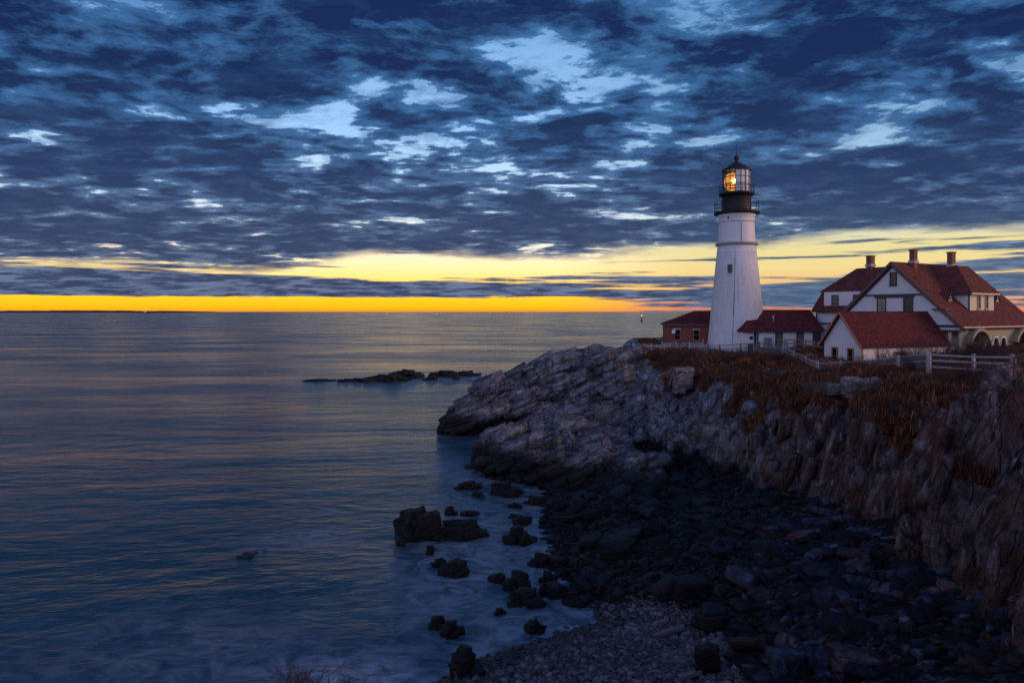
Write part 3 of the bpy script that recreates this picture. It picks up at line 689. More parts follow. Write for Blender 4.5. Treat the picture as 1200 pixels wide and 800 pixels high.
# the lower ledge in front of the promontory
K = []
def col2(foot, mid, crest):
    f, m_, c = P(*foot), P(*mid), P(*crest)
    K.append([f + Vector((0, -1.5, -2.5)), f, m_, c, c + Vector((.3, 1.6, -.5)), c + Vector((.6, 3.5, -3)), Vector((c.x + .8, c.y + 6, -2.5))])
col2((549, 547, 66.0), (551, 543, 66.3), (553, 539, 66.8)); col2((570, 557, 62.5), (569, 535, 63.7), (572, 508, 67)); col2((600, 564, 60.3), (598, 532, 62), (602, 501, 67.5))
col2((642, 574, 57.5), (640, 536, 60.5), (642, 489, 69.5)); col2((692, 585, 54.6), (690, 547, 58), (692, 499, 69)); col2((748, 592, 52.5), (748, 556, 56.5), (746, 512, 66)); col2((800, 592, 54), (802, 582, 56), (806, 565, 58))
G2 = loft('ledge', K, [34, 44, 60, 70, 76, 60], [10, 90, 110, 26, 26, 12])
D2, _ = fracture(G2, np.ones(G2.shape[:2]), np.full(G2.shape[:2], .25), 8, 0.8)
me = mesh_np('shore_ledge', D2, grid_quads(*G2.shape[:2])); attr(me, 'soil', np.zeros(G2.shape[:2]))
tag(link('shore_ledge', me, M['cliff']), kind='structure')

# beach
bx, by = np.meshgrid(np.linspace(-22, 44, 300), np.linspace(9, 76, 300), indexing='ij')
bz = beach_z(bx, by) + 0.05 * fbm(np.stack([bx, by, by * 0], -1) * 1.6, 3, 61)
tag(link('beach', mesh_np('beach', np.stack([bx, by, bz], -1), grid_quads(300, 300)[:, ::-1], smooth=True), M['beach']), kind='structure')
# the cliff top the photographer stands on
nx, ny = np.meshgrid(np.linspace(-30, 34, 160), np.linspace(-30, 16, 130), indexing='ij')
edge = 3.2 + 0.9 * fbm(np.stack([nx, nx * 0, nx * 0], -1) * .25, 3, 77) + np.clip(nx - 12, 0, 30) * .5
nz = 13.3 - np.clip(ny - 0.8, 0, 2.4) * 0.45 - np.clip(ny - edge, 0, 40) * 2.3 - np.clip(-nx - 20, 0, 20) * 1.5
nz = np.maximum(nz, -4 + 0 * nz) + 0.15 * fbm(np.stack([nx, ny, nz], -1) * .7, 4, 78)
me = mesh_np('near_bank', np.stack([nx, ny, nz], -1), grid_quads(160, 130)[:, ::-1]); attr(me, 'soil', np.clip(1.2 - (13.3 - nz) * .12, 0, 1))
tag(link('near_bank', me, M['cliff']), kind='structure')

# height lookup on the land
ZC = 0.4; ZX0, ZY0 = -40.0, -10.0; ZM = np.full((420, 360), -99.0)
def zput(Q):
    q = Q.reshape(-1, 3); i = ((q[:, 0] - ZX0) / ZC).astype(int); j = ((q[:, 1] - ZY0) / ZC).astype(int)
    ok = (i >= 0) & (i < ZM.shape[0]) & (j >= 0) & (j < ZM.shape[1]); np.maximum.at(ZM, (i[ok], j[ok]), q[ok, 2])
zput(D); zput(D2)
def ground(x, y):
    i = int((x - ZX0) / ZC); j = int((y - ZY0) / ZC)
    for r in range(0, 4):
        w = ZM[max(i - r, 0):i + r + 1, max(j - r, 0):j + r + 1]
        if w.size and w.max() > -50: return float(np.median(w[w > -50]))
    return float(plateau(np.array([x]), np.array([y]))[0])

# ------------------------------------------------------------------ loose and jointed rock
rng = np.random.default_rng(11)
def hull(pts):
    b = bmesh.new(); vs = [b.verts.new(p) for p in pts]
    r = bmesh.ops.convex_hull(b, input=vs); bmesh.ops.delete(b, geom=list({g for g in r['geom_interior'] + r['geom_unused'] if isinstance(g, bmesh.types.BMVert)}), context='VERTS')
    bmesh.ops.triangulate(b, faces=b.faces); b.verts.ensure_lookup_table(); b.verts.index_update()
    v = np.array([q.co[:] for q in b.verts]); f = np.array([[q.index for q in t.verts] for t in b.faces]); b.free(); return v, f
def angular(rg, n_cut=5):
    """a broken slab: a box with knocked-off corners, unit size"""
    pts = []
    for x in (-.5, .5):
        for y in (-.5, .5):
            for z in (-.5, .5):
                c = np.array([x, y, z]) * (1 - rg.random(3) * 0.30)
                if rg.random() < .22:
                    for k in range(3):
                        e = c.copy(); e[k] *= rg.uniform(.35, .75); pts.append(e)
                else: pts.append(c)
    return hull(pts)
def rounded(rg, n=22):
    p = rg.normal(size=(n, 3)); p /= np.linalg.norm(p, axis=1)[:, None]; return hull(p * .5 * rg.uniform(.85, 1.05, (n, 1)))
ANG = [angular(rng) for _ in range(16)]
RND = [rounded(rng, 15) for _ in range(8)]
def rmat(yaw, pitch, roll):
    return np.array((Matrix.Rotation(yaw, 3, 'Z') @ Matrix.Rotation(pitch, 3, 'Y') @ Matrix.Rotation(roll, 3, 'X')))
def merge(items):
    V, F, T, n = [], [], [], 0
    for (v, f), M3, p, t in items:
        V.append(v @ M3.T + p); F.append(f + n); T.append(np.full(len(v), t)); n += len(v)
    return np.concatenate(V), np.concatenate(F), np.concatenate(T)
def rough_rock(size, seed, cuts=3, amp=.10, proto=None, sub=None):
    """one boulder: a broken hull, subdivided and roughened"""
    v, f = proto or ANG[seed % len(ANG)]
    b = bmesh.new(); vs = [b.verts.new(q * np.array(size)) for q in v]
    for t in f: b.faces.new([vs[i] for i in t])
    bmesh.ops.subdivide_edges(b, edges=b.edges, cuts=cuts, use_grid_fill=True)
    bmesh.ops.triangulate(b, faces=b.faces)
    b.verts.ensure_lookup_table(); b.verts.index_update()
    V = np.array([q.co[:] for q in b.verts]); F = np.array([[q.index for q in t.verts] for t in b.faces]); b.free()
    s = max(size); n = V / (np.linalg.norm(V, axis=1)[:, None] + 1e-6)
    l, tl, e = blocks(V / s * 3.2 + seed * 3.1, seed)
    V = V + n * ((fbm(V / s * 3.0 + seed, 4, seed) * amp + l * amp * .8 + tl * amp) * s * .55)[:, None]
    return V, F

# jointed blocks standing out of the bedrock
items = []
def stud(Dm, i0, i1, j0, j1, n, sz, fr_, seed, tz=.18):
    rg = np.random.default_rng(seed); B = np.array([fr_[0], fr_[1], fr_[2]]).T
    for _ in range(n):
        i = rg.integers(i0, i1); j = rg.integers(j0, j1); p = Dm[i, j]
        if p[2] < -.5: continue
        s = np.array(sz) * rg.uniform(.5, 1.25) ** 1.6 * rg.uniform(.75, 1.25, 3)
        items.append((ANG[rg.integers(len(ANG))], rmat(rg.normal() * .10, rg.normal() * .08, rg.normal() * .10) @ B * s, p - np.array([-.08, .12, tz]), 0))
stud(D, 20, 250, r0, r1 - 12, 170, (3.4, 1.5, .8), BEDS, 1)
stud(D2, 8, 330, 12, 200, 120, (2.8, 1.4, .75), BEDS, 2)
stud(D, 250, 470, r0, r0 + 200, 60, (2.4, 1.0, .6), SLABS, 3, .0)
stud(D, 470, 640, r0, r0 + 170, 25, (2.4, 1.0, .6), SLABS, 4, .0)
stud(D, 640, 900, r0, r0 + 200, 30, (2.2, .7, .4), SLABS, 5, .0)
v, f, t = merge(items)
me = mesh_np('bedrock_blocks', v, tris=f); attr(me, 'soil', np.zeros(len(v)))
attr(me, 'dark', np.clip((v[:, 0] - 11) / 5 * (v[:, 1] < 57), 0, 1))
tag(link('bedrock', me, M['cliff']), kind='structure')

# points on the beach
def beach_at(px, py):
    z = 1.0
    for _ in range(12):
        p = Pz(px, py, z); z = float(beach_z(np.array([p.x]), np.array([p.y]))[0])
    p = Pz(px, py, z); return p
def inpoly(x, y, poly):
    c = False; n = len(poly)
    for i in range(n):
        x1, y1 = poly[i]; x2, y2 = poly[(i + 1) % n]
        if (y1 > y) != (y2 > y) and x < (x2 - x1) * (y - y1) / (y2 - y1) + x1: c = not c
    return c
RUB = [(640, 572), (690, 566), (760, 545), (830, 543), (910, 558), (965, 574), (1020, 592), (1085, 632), (1150, 690), (1235, 740), (1215, 830), (905, 830), (870, 790), (835, 745), (815, 720), (780, 706), (715, 708), (665, 700), (648, 655), (632, 612)]
SHG = [(676, 706), (730, 700), (790, 696), (840, 735), (870, 790), (915, 960), (470, 900), (520, 784), (590, 764), (645, 748)]
RUBW = [tuple(beach_at(*q).xy) for q in RUB]; SHGW = [tuple(beach_at(*q).xy) for q in SHG]
def scatter(poly, n, rg):
    xs = [q[0] for q in poly]; ys = [q[1] for q in poly]; out = []
    while len(out) < n:
        x, y = rg.uniform(min(xs), max(xs)), rg.uniform(min(ys), max(ys))
        if inpoly(x, y, poly): out.append((x, y))
    a = np.array(out); return np.c_[a, beach_z(a[:, 0], a[:, 1])]
# rubble: the small stuff between the boulders
items = []; rg = np.random.default_rng(5)
for p in scatter(RUBW, 7000, rg):
    s = rg.uniform(.14, .62) ** 1.1 * np.array([rg.uniform(.9, 2.0), rg.uniform(.6, 1.0), rg.uniform(.25, .5)])
    items.append((ANG[rg.integers(16)], rmat(rg.uniform(-.6, .9), rg.normal() * .3 - .1, rg.normal() * .35) * s, p + np.array([0, 0, s[2] * .3]), rg.random()))
v, f, t = merge(items); me = mesh_np('rubble', v, tris=f); attr(me, 'tone', t)
tag(link('rubble', me, M['rubble']), 'heap of small dark angular stones between the fallen slabs', None, kind='stuff')
# shingle: rounded pebbles
items = []
for p in scatter(SHGW, 22000, rg):
    k = rg.uniform(.05, .12) * (1 + 1.6 * (rg.random() > .92) + 1.5 * (rg.random() > .985)); s = k * np.array([rg.uniform(1.2, 2.0), rg.uniform(1.0, 1.4), rg.uniform(.6, 1.0)])
    items.append((RND[rg.integers(8)], rmat(rg.uniform(0, 6.3), rg.normal() * .2, rg.normal() * .2) * s, p + np.array([0, 0, s[2] * .12 + .03]), rg.random() ** 1.6))
v, f, t = merge(items); me = mesh_np('pebbles', v, tris=f, smooth=True); attr(me, 'tone', t)
tag(link('pebbles', me, M['pebble']), kind='stuff')
# fallen slabs, each its own
slabs = []
for k in range(14):
    V, F = rough_rock((1.0, .55 + .25 * rng.random(), .2 + .2 * rng.random()), 100 + k, 1, .025, ANG[k]); slabs.append(mesh_np('fallen_rock', V, tris=F))
for me in slabs: me.materials.append(M['boulder'])
rg = np.random.default_rng(21)
pts = scatter(RUBW, 240, rg); size = rg.uniform(.6, 1.15, 240) ** 1.4 * np.where(rg.random(240) > .85, 2.0, 1.4)
for k, p in enumerate(pts):
    o = bpy.data.objects.new('fallen_rock', slabs[rg.integers(14)]); COL.objects.link(o)
    s = size[k]; o.location = (p[0], p[1], p[2] + .12 * s); o.scale = (s * rg.uniform(.9, 1.3), s, s * rg.uniform(.8, 1.3))
    o.rotation_euler = (rg.normal() * .28, rg.normal() * .25 - .12, rg.uniform(-.8, 1.0))
    tag(o, 'dark angular slab among the tumbled rock below the cliff', 'rock', 'slabs fallen on the shore below the cliff', 'thing')
# rocks standing in the water, at their own places
def sea_rock(px, base, w, h, label, group='dark rocks standing in the shallows', z0=0.0, mat='wet_rock', depth=None, seed=None, name='sea_rock', yaw=None):
    p = Pz(px, base, z0); Y = p.y; wm = w / FPX * Y; hm = h / FPX * Y
    sd = seed if seed is not None else int(px * 7 + base)
    r_ = np.random.default_rng(sd); dp = depth or wm * .7; n = int(np.clip(wm * 3.5, 6, 18)); its = []
    for k in range(n):
        u = r_.uniform(-.38, .38) if k else 0.0; vv = r_.uniform(-.35, .35) if k else 0.0; top = hm * (1.0 if k == 0 else r_.uniform(.35, .95) * (1 - 1.3 * max(0, abs(u) - .12)))
        sx_ = wm * r_.uniform(.34, .6); szz = top * r_.uniform(1.2, 1.7)
        V, F = rough_rock((sx_, min(dp, sx_ * 1.2) * r_.uniform(.6, 1.0), szz), int(r_.integers(90)), 2, .10)
        V = V @ rmat(r_.uniform(-1, 1), r_.normal() * .12, r_.normal() * .12).T; V[:, 2] -= V[:, 2].max() - top
        its.append(((V, F), np.eye(3), np.array([u * wm, vv * dp, 0]), 0))
    V, F, _ = merge(its)
    o = link(name, mesh_np(name, V, tris=F), M[mat])
    o.location = (p.x, Y + wm * .2, z0); o.rotation_euler = (0, 0, yaw if yaw is not None else (sd % 7 - 3) * .06)
    return tag(o, label, 'rock', group)
SR = [(492, 631, 56, 37, 'big black barnacled rock rising from the shallows, tallest out there'), (538, 630, 62, 20, 'long low black rock joined to the tall one in the shallows'),
      (528, 604, 16, 11, 'small round rock just behind the tall black rock'), (551, 605, 20, 6, 'flat small rock in the water behind the long low one'),
      (549, 573, 30, 9, 'flat oblong rock awash off the lower ledge'), (591, 581, 38, 16, 'wedge shaped black rock with a sloping top off the ledge'), (559, 582, 16, 5, 'tiny low rock in front of the flat oblong one'),
      (605, 637, 38, 19, 'broad dark rock at the edge of the rubble, washed on one side'), (612, 615, 22, 10, 'dark rock just behind the broad one at the rubble edge'),
      (527, 676, 42, 17, 'low humped black rock alone in the foamy shallows'), (514, 665, 16, 11, 'knob of rock on top of the humped one in the shallows'), (505, 650, 14, 11, 'small pointed rock between tall rock and humped rock'),
      (580, 682, 24, 10, 'small dark rock lying left of the weedy reef'), (608, 690, 34, 20, 'dark weedy rock with a peak, at the reef edge'), (634, 664, 27, 17, 'rounded black rock by the channel in the rubble'), (642, 681, 20, 12, 'small black rock just below the rounded one by the channel'),
      (511, 736, 22, 13, 'left and lower of two black rocks close together'), (529, 746, 27, 18, 'right and larger of two black rocks close together'), (626, 742, 22, 14, 'single rounded rock standing in the shingle pool'),
      (650, 700, 40, 15, 'weedy reef rock above the shingle pool, left part'), (615, 708, 44, 14, 'low weedy reef rock at the mouth of the pool'), (672, 708, 36, 13, 'weedy reef rock at the head of the shingle pool'), (585, 720, 18, 6, 'small weedy stone off the reef end'),
      (543, 792, 40, 32, 'large black weedy rock at the near end of the shingle'), (560, 803, 26, 16, 'pale streaked rock leaning on the large black weedy one'), (626, 592, 24, 10, 'dark rock at the inner end of the cove'), (604, 595, 16, 5, 'thin rock awash in the cove'), (601, 607, 14, 5, 'small sliver of rock awash below the cove'), (470, 640, 10, 8, 'small rock at the foot of the tall black rock')]
for r in SR: sea_rock(*r[:4], r[4])
for r in [(452, 447, 58, 9, 'longest black reef rock far out, flat topped'), (476, 442, 34, 9, 'black reef rock behind the longest one far out'), (415, 447, 36, 5, 'low reef rock far out at left of the longest one'), (371, 447, 34, 3, 'sliver of reef barely awash, outermost to the left'),
          (522, 441, 34, 7, 'black reef rock far out just off the promontory'), (546, 440, 26, 6, 'flat reef rock nearest the promontory, far out'), (504, 445, 16, 5, 'small black reef rock between the two far reefs'), (536, 444, 12, 4, 'tiny reef rock in front of the flat one, far out')]:
    sea_rock(*r[:4], r[4], 'black reef rocks far out', depth=3.0)
sea_rock(288, 654, 50, 1.3, 'long dark rock barely awash in open water', depth=1.2, yaw=.6)
# single stones the eye picks out
def land_rock(px, py, Y, w, h, label, mat, seed, name='boulder', depth=None, tilt=(0, 0, 0)):
    p = P(px, py, Y); wm, hm = w / FPX * Y, h / FPX * Y
    V, F = rough_rock((wm, depth or wm * .8, hm * 1.25), seed, 4, .07); V[:, 2] -= V[:, 2].min() + hm * .25
    o = link(name, mesh_np(name, V, tris=F), M[mat]); o.location = (p.x, Y + wm * .2, p.z); o.rotation_euler = tilt
    return tag(o, label, 'rock')
land_rock(705, 506, 74.3, 20, 32, 'tall pale angular block standing on the lower ledge', 'pale_rock', 31, tilt=(0, .12, .3))
land_rock(722, 503, 75, 16, 26, 'second pale block leaning behind the tall one on the ledge', 'pale_rock', 33)
land_rock(801, 452, 72.5, 26, 22, 'pale grey boulder in the brown grass below the brick house', 'pale_rock', 35)
land_rock(797, 459, 71, 16, 12, 'small pale stone at the foot of the grey boulder', 'pale_rock', 36)
land_rock(735, 445, 78, 15, 18, 'square pale block at the edge of the brown slope', 'pale_rock', 37)
land_rock(1002, 462, 46.2, 24, 20, 'grey outcrop boulder at the cliff edge below the fence', 'pale_rock', 38)
land_rock(1019, 468, 45.2, 26, 25, 'white streaked outcrop boulder at the cliff edge below the fence', 'pale_rock', 39, tilt=(0, .5, .2))
land_rock(980, 461, 47.5, 18, 12, 'low grey stone left of the cliff edge outcrop', 'pale_rock', 40)
land_rock(951, 492, 47.2, 9, 6, 'small white stone on the brown cliff face', 'pale_rock', 41)
for px, py, w, h, lb, mt in [(1063, 736, 13, 11, 'square tan stone on the dark rubble', 'pale_rock'), (840, 735, 34, 24, 'dark upright block between shingle and rubble', 'boulder'), (812, 702, 44, 20, 'broad dark boulder at the top of the shingle', 'boulder'), (925, 790, 44, 24, 'big dark slab with a flat top near the shingle', 'boulder'),
                             (830, 790, 30, 34, 'dark rounded boulder in the shingle, nearest of its row', 'boulder'), (1010, 795, 60, 30, 'large dark block in the near rubble', 'boulder'), (1000, 640, 34, 12, 'bluish slab lying at the foot of the cliff', 'boulder'), (960, 622, 34, 12, 'flat pale slab at the foot of the cliff', 'boulder')]:
    p = beach_at(px, py); land_rock(px, py, p.y, w, h, lb, mt, int(px) % 83)
# driftwood and a marker stick on the shingle
M['wood_grey'] = plain('weathered_wood', (0.12, 0.105, 0.11), .85, .35, 5, .004)
for (x0, y0, x1, y1, lb) in [(768, 750, 802, 741, 'grey driftwood plank resting across the top of the shingle'), (795, 801, 822, 794, 'grey driftwood plank lying at the near edge of the shingle')]:
    a, c = beach_at(x0, y0), beach_at(x1, y1); q = MB().beam(a + Vector((0, 0, .22)), c + Vector((0, 0, .26)), .26, .12)
    tag(q.build('driftwood_plank', M['wood_grey']), lb, 'driftwood')
M['red'] = plain('red_plastic', (.55, .02, .03), .5, .1)
p = beach_at(534, 799)
tag(MB().tube(p + Vector((.1, 0, 0)), p + Vector((-.02, 0, .42)), .022, .015, 8).build('marker_stick', M['red']), 'thin red stick standing in the stones by the weedy rock', 'stick')

# ------------------------------------------------------------------ lighthouse
LY = 92.0; SC = LY / FPX
lb = P(863.2, 411.5, LY)
LH = thing('lighthouse', 'tall white stone lighthouse tower with black lantern room and lit lamp', 'lighthouse', lb)
def hz(y): return (411.5 - y) * SC
def rp(h): return h * SC
prof = [(rp(36.5), -1.5), (rp(35.0), 0), (rp(33.0), hz(404)), (rp(30.6), hz(380)), (rp(28.2), hz(355)), (rp(24.9), hz(322)), (rp(21.6), hz(288))]
MB().lathe(prof, 72).build('tower', M['tower'], LH)
MB().lathe([(rp(21.3), hz(288)), (rp(24), hz(287.6)), (rp(24.3), hz(286.4)), (rp(23.2), hz(285)), (rp(20.6), hz(284.6))], 72, cap=False).build('belt_course', M['lead'], LH)
MB().lathe([(rp(20.7), hz(288)), (rp(20.8), hz(284)), (rp(20.1), hz(268)), (rp(19.8), hz(259)), (rp(20.2), hz(255)), (rp(21.6), hz(252))], 72).build('upper_shaft', M['white'], LH)
MB().ring((0, 0, 0), rp(20.1), .045, 64, 6, hz(261)).build('string_course', M['lead'], LH)
MB().lathe([(rp(21.6), hz(252.2)), (rp(25.6), hz(251.2)), (rp(25.9), hz(248.8)), (rp(16), hz(248.6))], 64).build('gallery_deck', M['black'], LH)
MB().lathe([(rp(16.8), hz(248.8)), (rp(16.5), hz(246)), (rp(16.5), hz(229.5))], 32).build('watch_room', M['black'], LH)
MB().lathe([(rp(16.5), hz(231)), (rp(20), hz(229)), (rp(20.4), hz(226.6)), (rp(15), hz(226.3))], 64).build('lantern_gallery', M['black'], LH)
def railing(rad, z0, z1, n, rails):
    q = MB()
    for k in range(n):
        t = 2 * math.pi * (k + .5) / n; q.tube((rad * math.cos(t), rad * math.sin(t), z0), (rad * math.cos(t), rad * math.sin(t), z1), .028, n=6)
    for z in rails: q.ring((0, 0, 0), rad, .024, 64, 5, z)
    return q
g0, g1 = hz(248.8), hz(236.7); railing(rp(24.8), g0, g1, 18, (g1, (g0 + g1 * 2) / 3, (g0 * 2 + g1) / 3)).build('railing', M['black'], LH)
g0, g1 = hz(226.6), hz(217); railing(rp(19.8), g0, g1, 14, (g1, (g0 + g1 * 2) / 3, (g0 * 2 + g1) / 3)).build('railing', M['black'], LH)
# lantern: sixteen sides; the landward ones (towards the right) are blanked with white panels
NL = 16; lr = rp(15.6); z0, z1 = hz(226.4), hz(200)
fr_, pn, bl = MB(), MB(), MB()
cr = [Vector((lr * math.cos(2 * math.pi * k / NL), lr * math.sin(2 * math.pi * k / NL), 0)) for k in range(NL)]
zz = [z0, z0 + (z1 - z0) * .34, z0 + (z1 - z0) * .68, z1]
for k in range(NL):
    a, c = cr[k], cr[(k + 1) % NL]; fr_.tube(a + Vector((0, 0, z0)), a + Vector((0, 0, z1)), .045, n=6)
    for z in zz: fr_.beam(a + Vector((0, 0, z)), c + Vector((0, 0, z)), .05, .05)
    mid = 360 * (k + .5) / NL
    blank = mid > 250 or mid < 82
    q = bl if blank else pn
    i = .97 if blank else 1.0
    q.add([a * i + Vector((0, 0, z0)), c * i + Vector((0, 0, z0)), c * i + Vector((0, 0, z1)), a * i + Vector((0, 0, z1))], [(0, 1, 2, 3)])
    if blank:
        j = .94; q.add([a * j + Vector((0, 0, z0)), c * j + Vector((0, 0, z0)), c * j + Vector((0, 0, z1)), a * j + Vector((0, 0, z1))], [(3, 2, 1, 0)])
fr_.build('lantern_frame', M['black'], LH); pn.build('lantern_glass', M['pane'], LH, fix=False); bl.build('blanking_panel', M['white'], LH, fix=False)
LM = thing('beacon_lens', None, None); LM.parent = LH
lens = MB().lathe([(.25, z0 + .35), (.8, z0 + .5), (1.02, z0 + 1.1), (1.08, z0 + 1.5), (1.02, z0 + 1.9), (.8, z0 + 2.5), (.3, z0 + 2.75)], 24, c=(-.5, .2, 0)).build('lens', M['lens'], LM)
MB().tube((-.45, .25, z0), (-.45, .25, z0 + .4), .3, .25, 12).build('pedestal', M['black'], LM)
bp_ = Vector((-.66, -1.08, hz(213.8))); q = MB(); bs = bmesh.new(); bmesh.ops.create_icosphere(bs, subdivisions=2, radius=.2)
q.add([v.co + bp_ for v in bs.verts], [tuple(v.index for v in f.verts) for f in bs.faces], True); bs.free(); q.build('bulb', M['lamp'], LM)
ll = bpy.data.lights.new('lantern_lamp', 'POINT'); lo = bpy.data.objects.new('lantern_lamp', ll); COL.objects.link(lo); lo.parent = LH
ll.energy = 110; ll.color = (1, .48, .10); ll.shadow_soft_size = .2; lo.location = (-.6, -.75, hz(213))
MB().lathe([(rp(16.9), hz(201)), (rp(17.0), hz(199.8)), (rp(16.2), hz(199)), (rp(10), hz(195)), (rp(5), hz(192)), (rp(2.4), hz(190))], NL, smooth=False).build('lantern_roof', M['black'], LH)
MB().lathe([(rp(2.4), hz(190.4)), (rp(1.7), hz(189.5)), (rp(1.9), hz(188.3)), (rp(3.1), hz(186.6)), (rp(3.3), hz(185)), (rp(2.5), hz(182.8)), (rp(.8), hz(181.8))], 24).build('ventilator_ball', M['black'], LH)
MB().tube((0, 0, hz(182)), (0, 0, hz(168)), .035, .015, 6).build('lightning_rod', M['black'], LH)
def on_tower(px, py, prof=prof):
    """point on the tower's skin, local, and its outward normal"""
    for k in range(60):
        Yk = LY - 4.2 + k * .08; p = P(px, py, Yk) - lb; r = math.hypot(p.x, p.y)
        rz = np.interp(p.z, [q[1] for q in prof], [q[0] for q in prof])
        if r <= rz: break
    n = Vector((p.x, p.y, 0)).normalized(); return p, n
for (px, py, w, h) in [(855.6, 315.0, .52, 1.15)]:
    p, n = on_tower(px, py); u = Vector((-n.y, n.x, 0)); q = MB().box(p, (w, .3, h), u=u, n=n); wn = q.build('window', M['trim'], LH)
    MB().box(p + n * .145, (w * .7, .03, h * .82), u=u, n=n).build('pane', M['glass'], wn)
    for z in (-h / 2 - .05,): MB().box(p + n * .1 + Vector((0, 0, z)), (w * 1.2, .3, .1), u=u, n=n).build('sill', M['white'], wn)
p = Vector((849.2 - 863.2, 0, 0)) * SC + Vector((0, -rp(13.6), hz(257))); MB().tube(p, p + Vector((-.05, -.12, 0)), .13, n=12).build('vent', M['black'], LH)
q = MB(); pts = [on_tower(x, y)[0] * 1.0 + on_tower(x, y)[1] * .03 for x, y in ((858, 408), (858.8, 390), (859.6, 370), (860.3, 350), (860.9, 330), (861.4, 310), (861.8, 289))]
for a, c in zip(pts, pts[1:]): q.tube(a, c, .035, n=6)
top = [Vector(((861.9 - 863.2) * SC, -rp(r) - .03, hz(y))) for r, y in ((20.9, 284), (20.1, 262))]; q.tube(top[0], top[1], .035, n=6)
q.build('lightning_cable', M['greybox'], LH)

# ------------------------------------------------------------------ buildings
UP = Vector((0, 0, 1))
def window(parent, c, u, n, w, h, frame='trim', glass='glass', cols=2, rows=2, fr=.11, sill=True, name='window'):
    """sash window standing 5 cm proud of a wall: c = centre on the wall, u along the wall, n outward (parent's frame)"""
    c = Vector(c); q = MB()
    for s in (-1, 1): q.box(c + u * (s * (w / 2 - fr / 2)) + n * .02, (fr, .10, h), u=u, n=n)
    for s in (-1, 1): q.box(c + UP * (s * (h / 2 - fr / 2)) + n * .022, (w - 2 * fr + .004, .096, fr), u=u, n=n)
    q.box(c + n * .018, (w - 2 * fr + .004, .07, .06), u=u, n=n)
    wi, hi = w - 2 * fr, h - 2 * fr
    for k in range(1, cols): q.box(c + u * (-wi / 2 + wi * k / cols) + n * .01, (.028, .05, hi), u=u, n=n)
    for k in range(1, rows * 2):
        if k != rows: q.box(c + UP * (-hi / 2 + hi * k / (2 * rows)) + n * .009, (wi, .048, .028), u=u, n=n)
    f = q.build(name, M[frame], parent)
    MB().box(c + n * .004, (wi + .02, .03, hi + .02), u=u, n=n).build('pane', M[glass], f)
    if sill: MB().box(c - UP * (h / 2 + .045) + n * .05, (w + .16, .2, .08), u=u, n=n).build('sill', M[frame], f)
    return f
def frame_fn(u, v):  # local helpers
    return None
X_, Y_ = Vector((1, 0, 0)), Vector((0, 1, 0))

# keeper's house: local x runs back along the ridge, local -y towards the porch side (right of the photograph)
HB = Vector((44.6, 80, 10.0)); HR = R(30)
H = thing('keepers_house', 'large white house with red roofs, front gable and arched porch', 'house', HB, HR)
Minv = (Matrix.Translation(HB) @ Matrix.Rotation(HR, 4, 'Z')).inverted()
def hl(x, y, z): return Vector((x, y, z))
ZR, ZE, RISE = 10.85, 3.3, .9475                     # ridge and eave above the base; roof slope
def zroof(y): return ZR - abs(y) * RISE
fr3 = lambda a, b, c: Vector((c, -a, b))              # profile (t, z) pushed along x
# main body: the porch is a recess under the roof on the right
MB().prism([(-7.7, -1.2), (5.0, -1.2), (5.0, 3.0), (7.6, 3.0), (7.6, zroof(7.6) - .35), (0, ZR - .3), (-7.7, zroof(7.7) - .35)], (0, 16.3), fr3).build('wall', M['siding'], H)
rf = MB()
for s in (1, -1): rf.slab([(-.45, 0, ZR), (16.6, 0, ZR), (16.6, -s * 8.1, zroof(8.1)), (-.45, -s * 8.1, zroof(8.1))], .16)
# cross wing: its ridge runs across, at x = 7.3, gambrel slope to the left front, dormer to the right
cx0 = 7.2
lo_, mid_, top_ = (1.5, 5.1), (2.5, 7.75), (cx0, 10.78)
tl, tm, tt = 12.0, 10.9, 9.2                           # how far the eave, the kink and the ridge reach to the left (+y)
bx1 = 2 * cx0
rf.slab([(lo_[0], tl, lo_[1]), (lo_[0], 2.5, lo_[1]), (mid_[0], 2.5, mid_[1]), (mid_[0], tm, mid_[1])], .14)
rf.slab([(mid_[0] - .45, tm + .15, mid_[1] - .1), (mid_[0] - .45, 1.5, mid_[1] - .1), (top_[0], 0, top_[1]), (top_[0], tt, top_[1])], .15)
rf.slab([(bx1 - 1.5, tl, 5.1), (bx1 - 2.5, tm, 7.75), (mid_[0], tm, mid_[1]), (lo_[0], tl, lo_[1])], .14)
rf.slab([(bx1 - 2.5, tm, 7.75), (top_[0], tt, top_[1]), (mid_[0], tm, mid_[1])], .14)
rf.slab([(bx1 - 2.05, tm, 7.65), (bx1 - 2.05, 0, 7.65), (top_[0], 0, top_[1]), (top_[0], tt, top_[1])], .15)
rf.slab([(bx1 - 1.5, tl, 5.1), (bx1 - 1.5, 0, 5.1), (bx1 - 2.5, 0, 7.75), (bx1 - 2.5, tm, 7.75)], .14)
roof = rf.build('roof', M['roof_house'], H)
# hipped cross dormer on the porch side
dz = 7.1; dh = 3.07; dt = 6.54; dtop = 3.4; zt = 10.45; dx = 7.3; de = (ZR - dz) / RISE
dm = MB()
A0, A1 = (dx, -.05, zt + .3), (dx, -dtop, zt)
Cq, Dq = (dx - dh, -dt, dz), (dx + dh, -dt, dz); Eq, Fq = (dx - dh, -de + .3, dz), (dx + dh, -de + .3, dz)
dm.slab([A0, A1, Cq, Eq], .12); dm.slab([A1, A0, Fq, Dq], .12); dm.slab([A1, Cq, Dq], .12)
D_ = dm.build('dormer_roof', M['roof_house'], H)
wz0 = zroof(6.05) - .2
body = MB().prism([(dx - dh + .45, wz0), (dx + dh - .45, wz0), (dx + dh - .45, dz + .02), (dx - dh + .45, dz + .02)], (-6.05, -3.0), lambda a, b, c: Vector((a, c, b)))
DW = body.build('dormer_wall', M['white'], H)
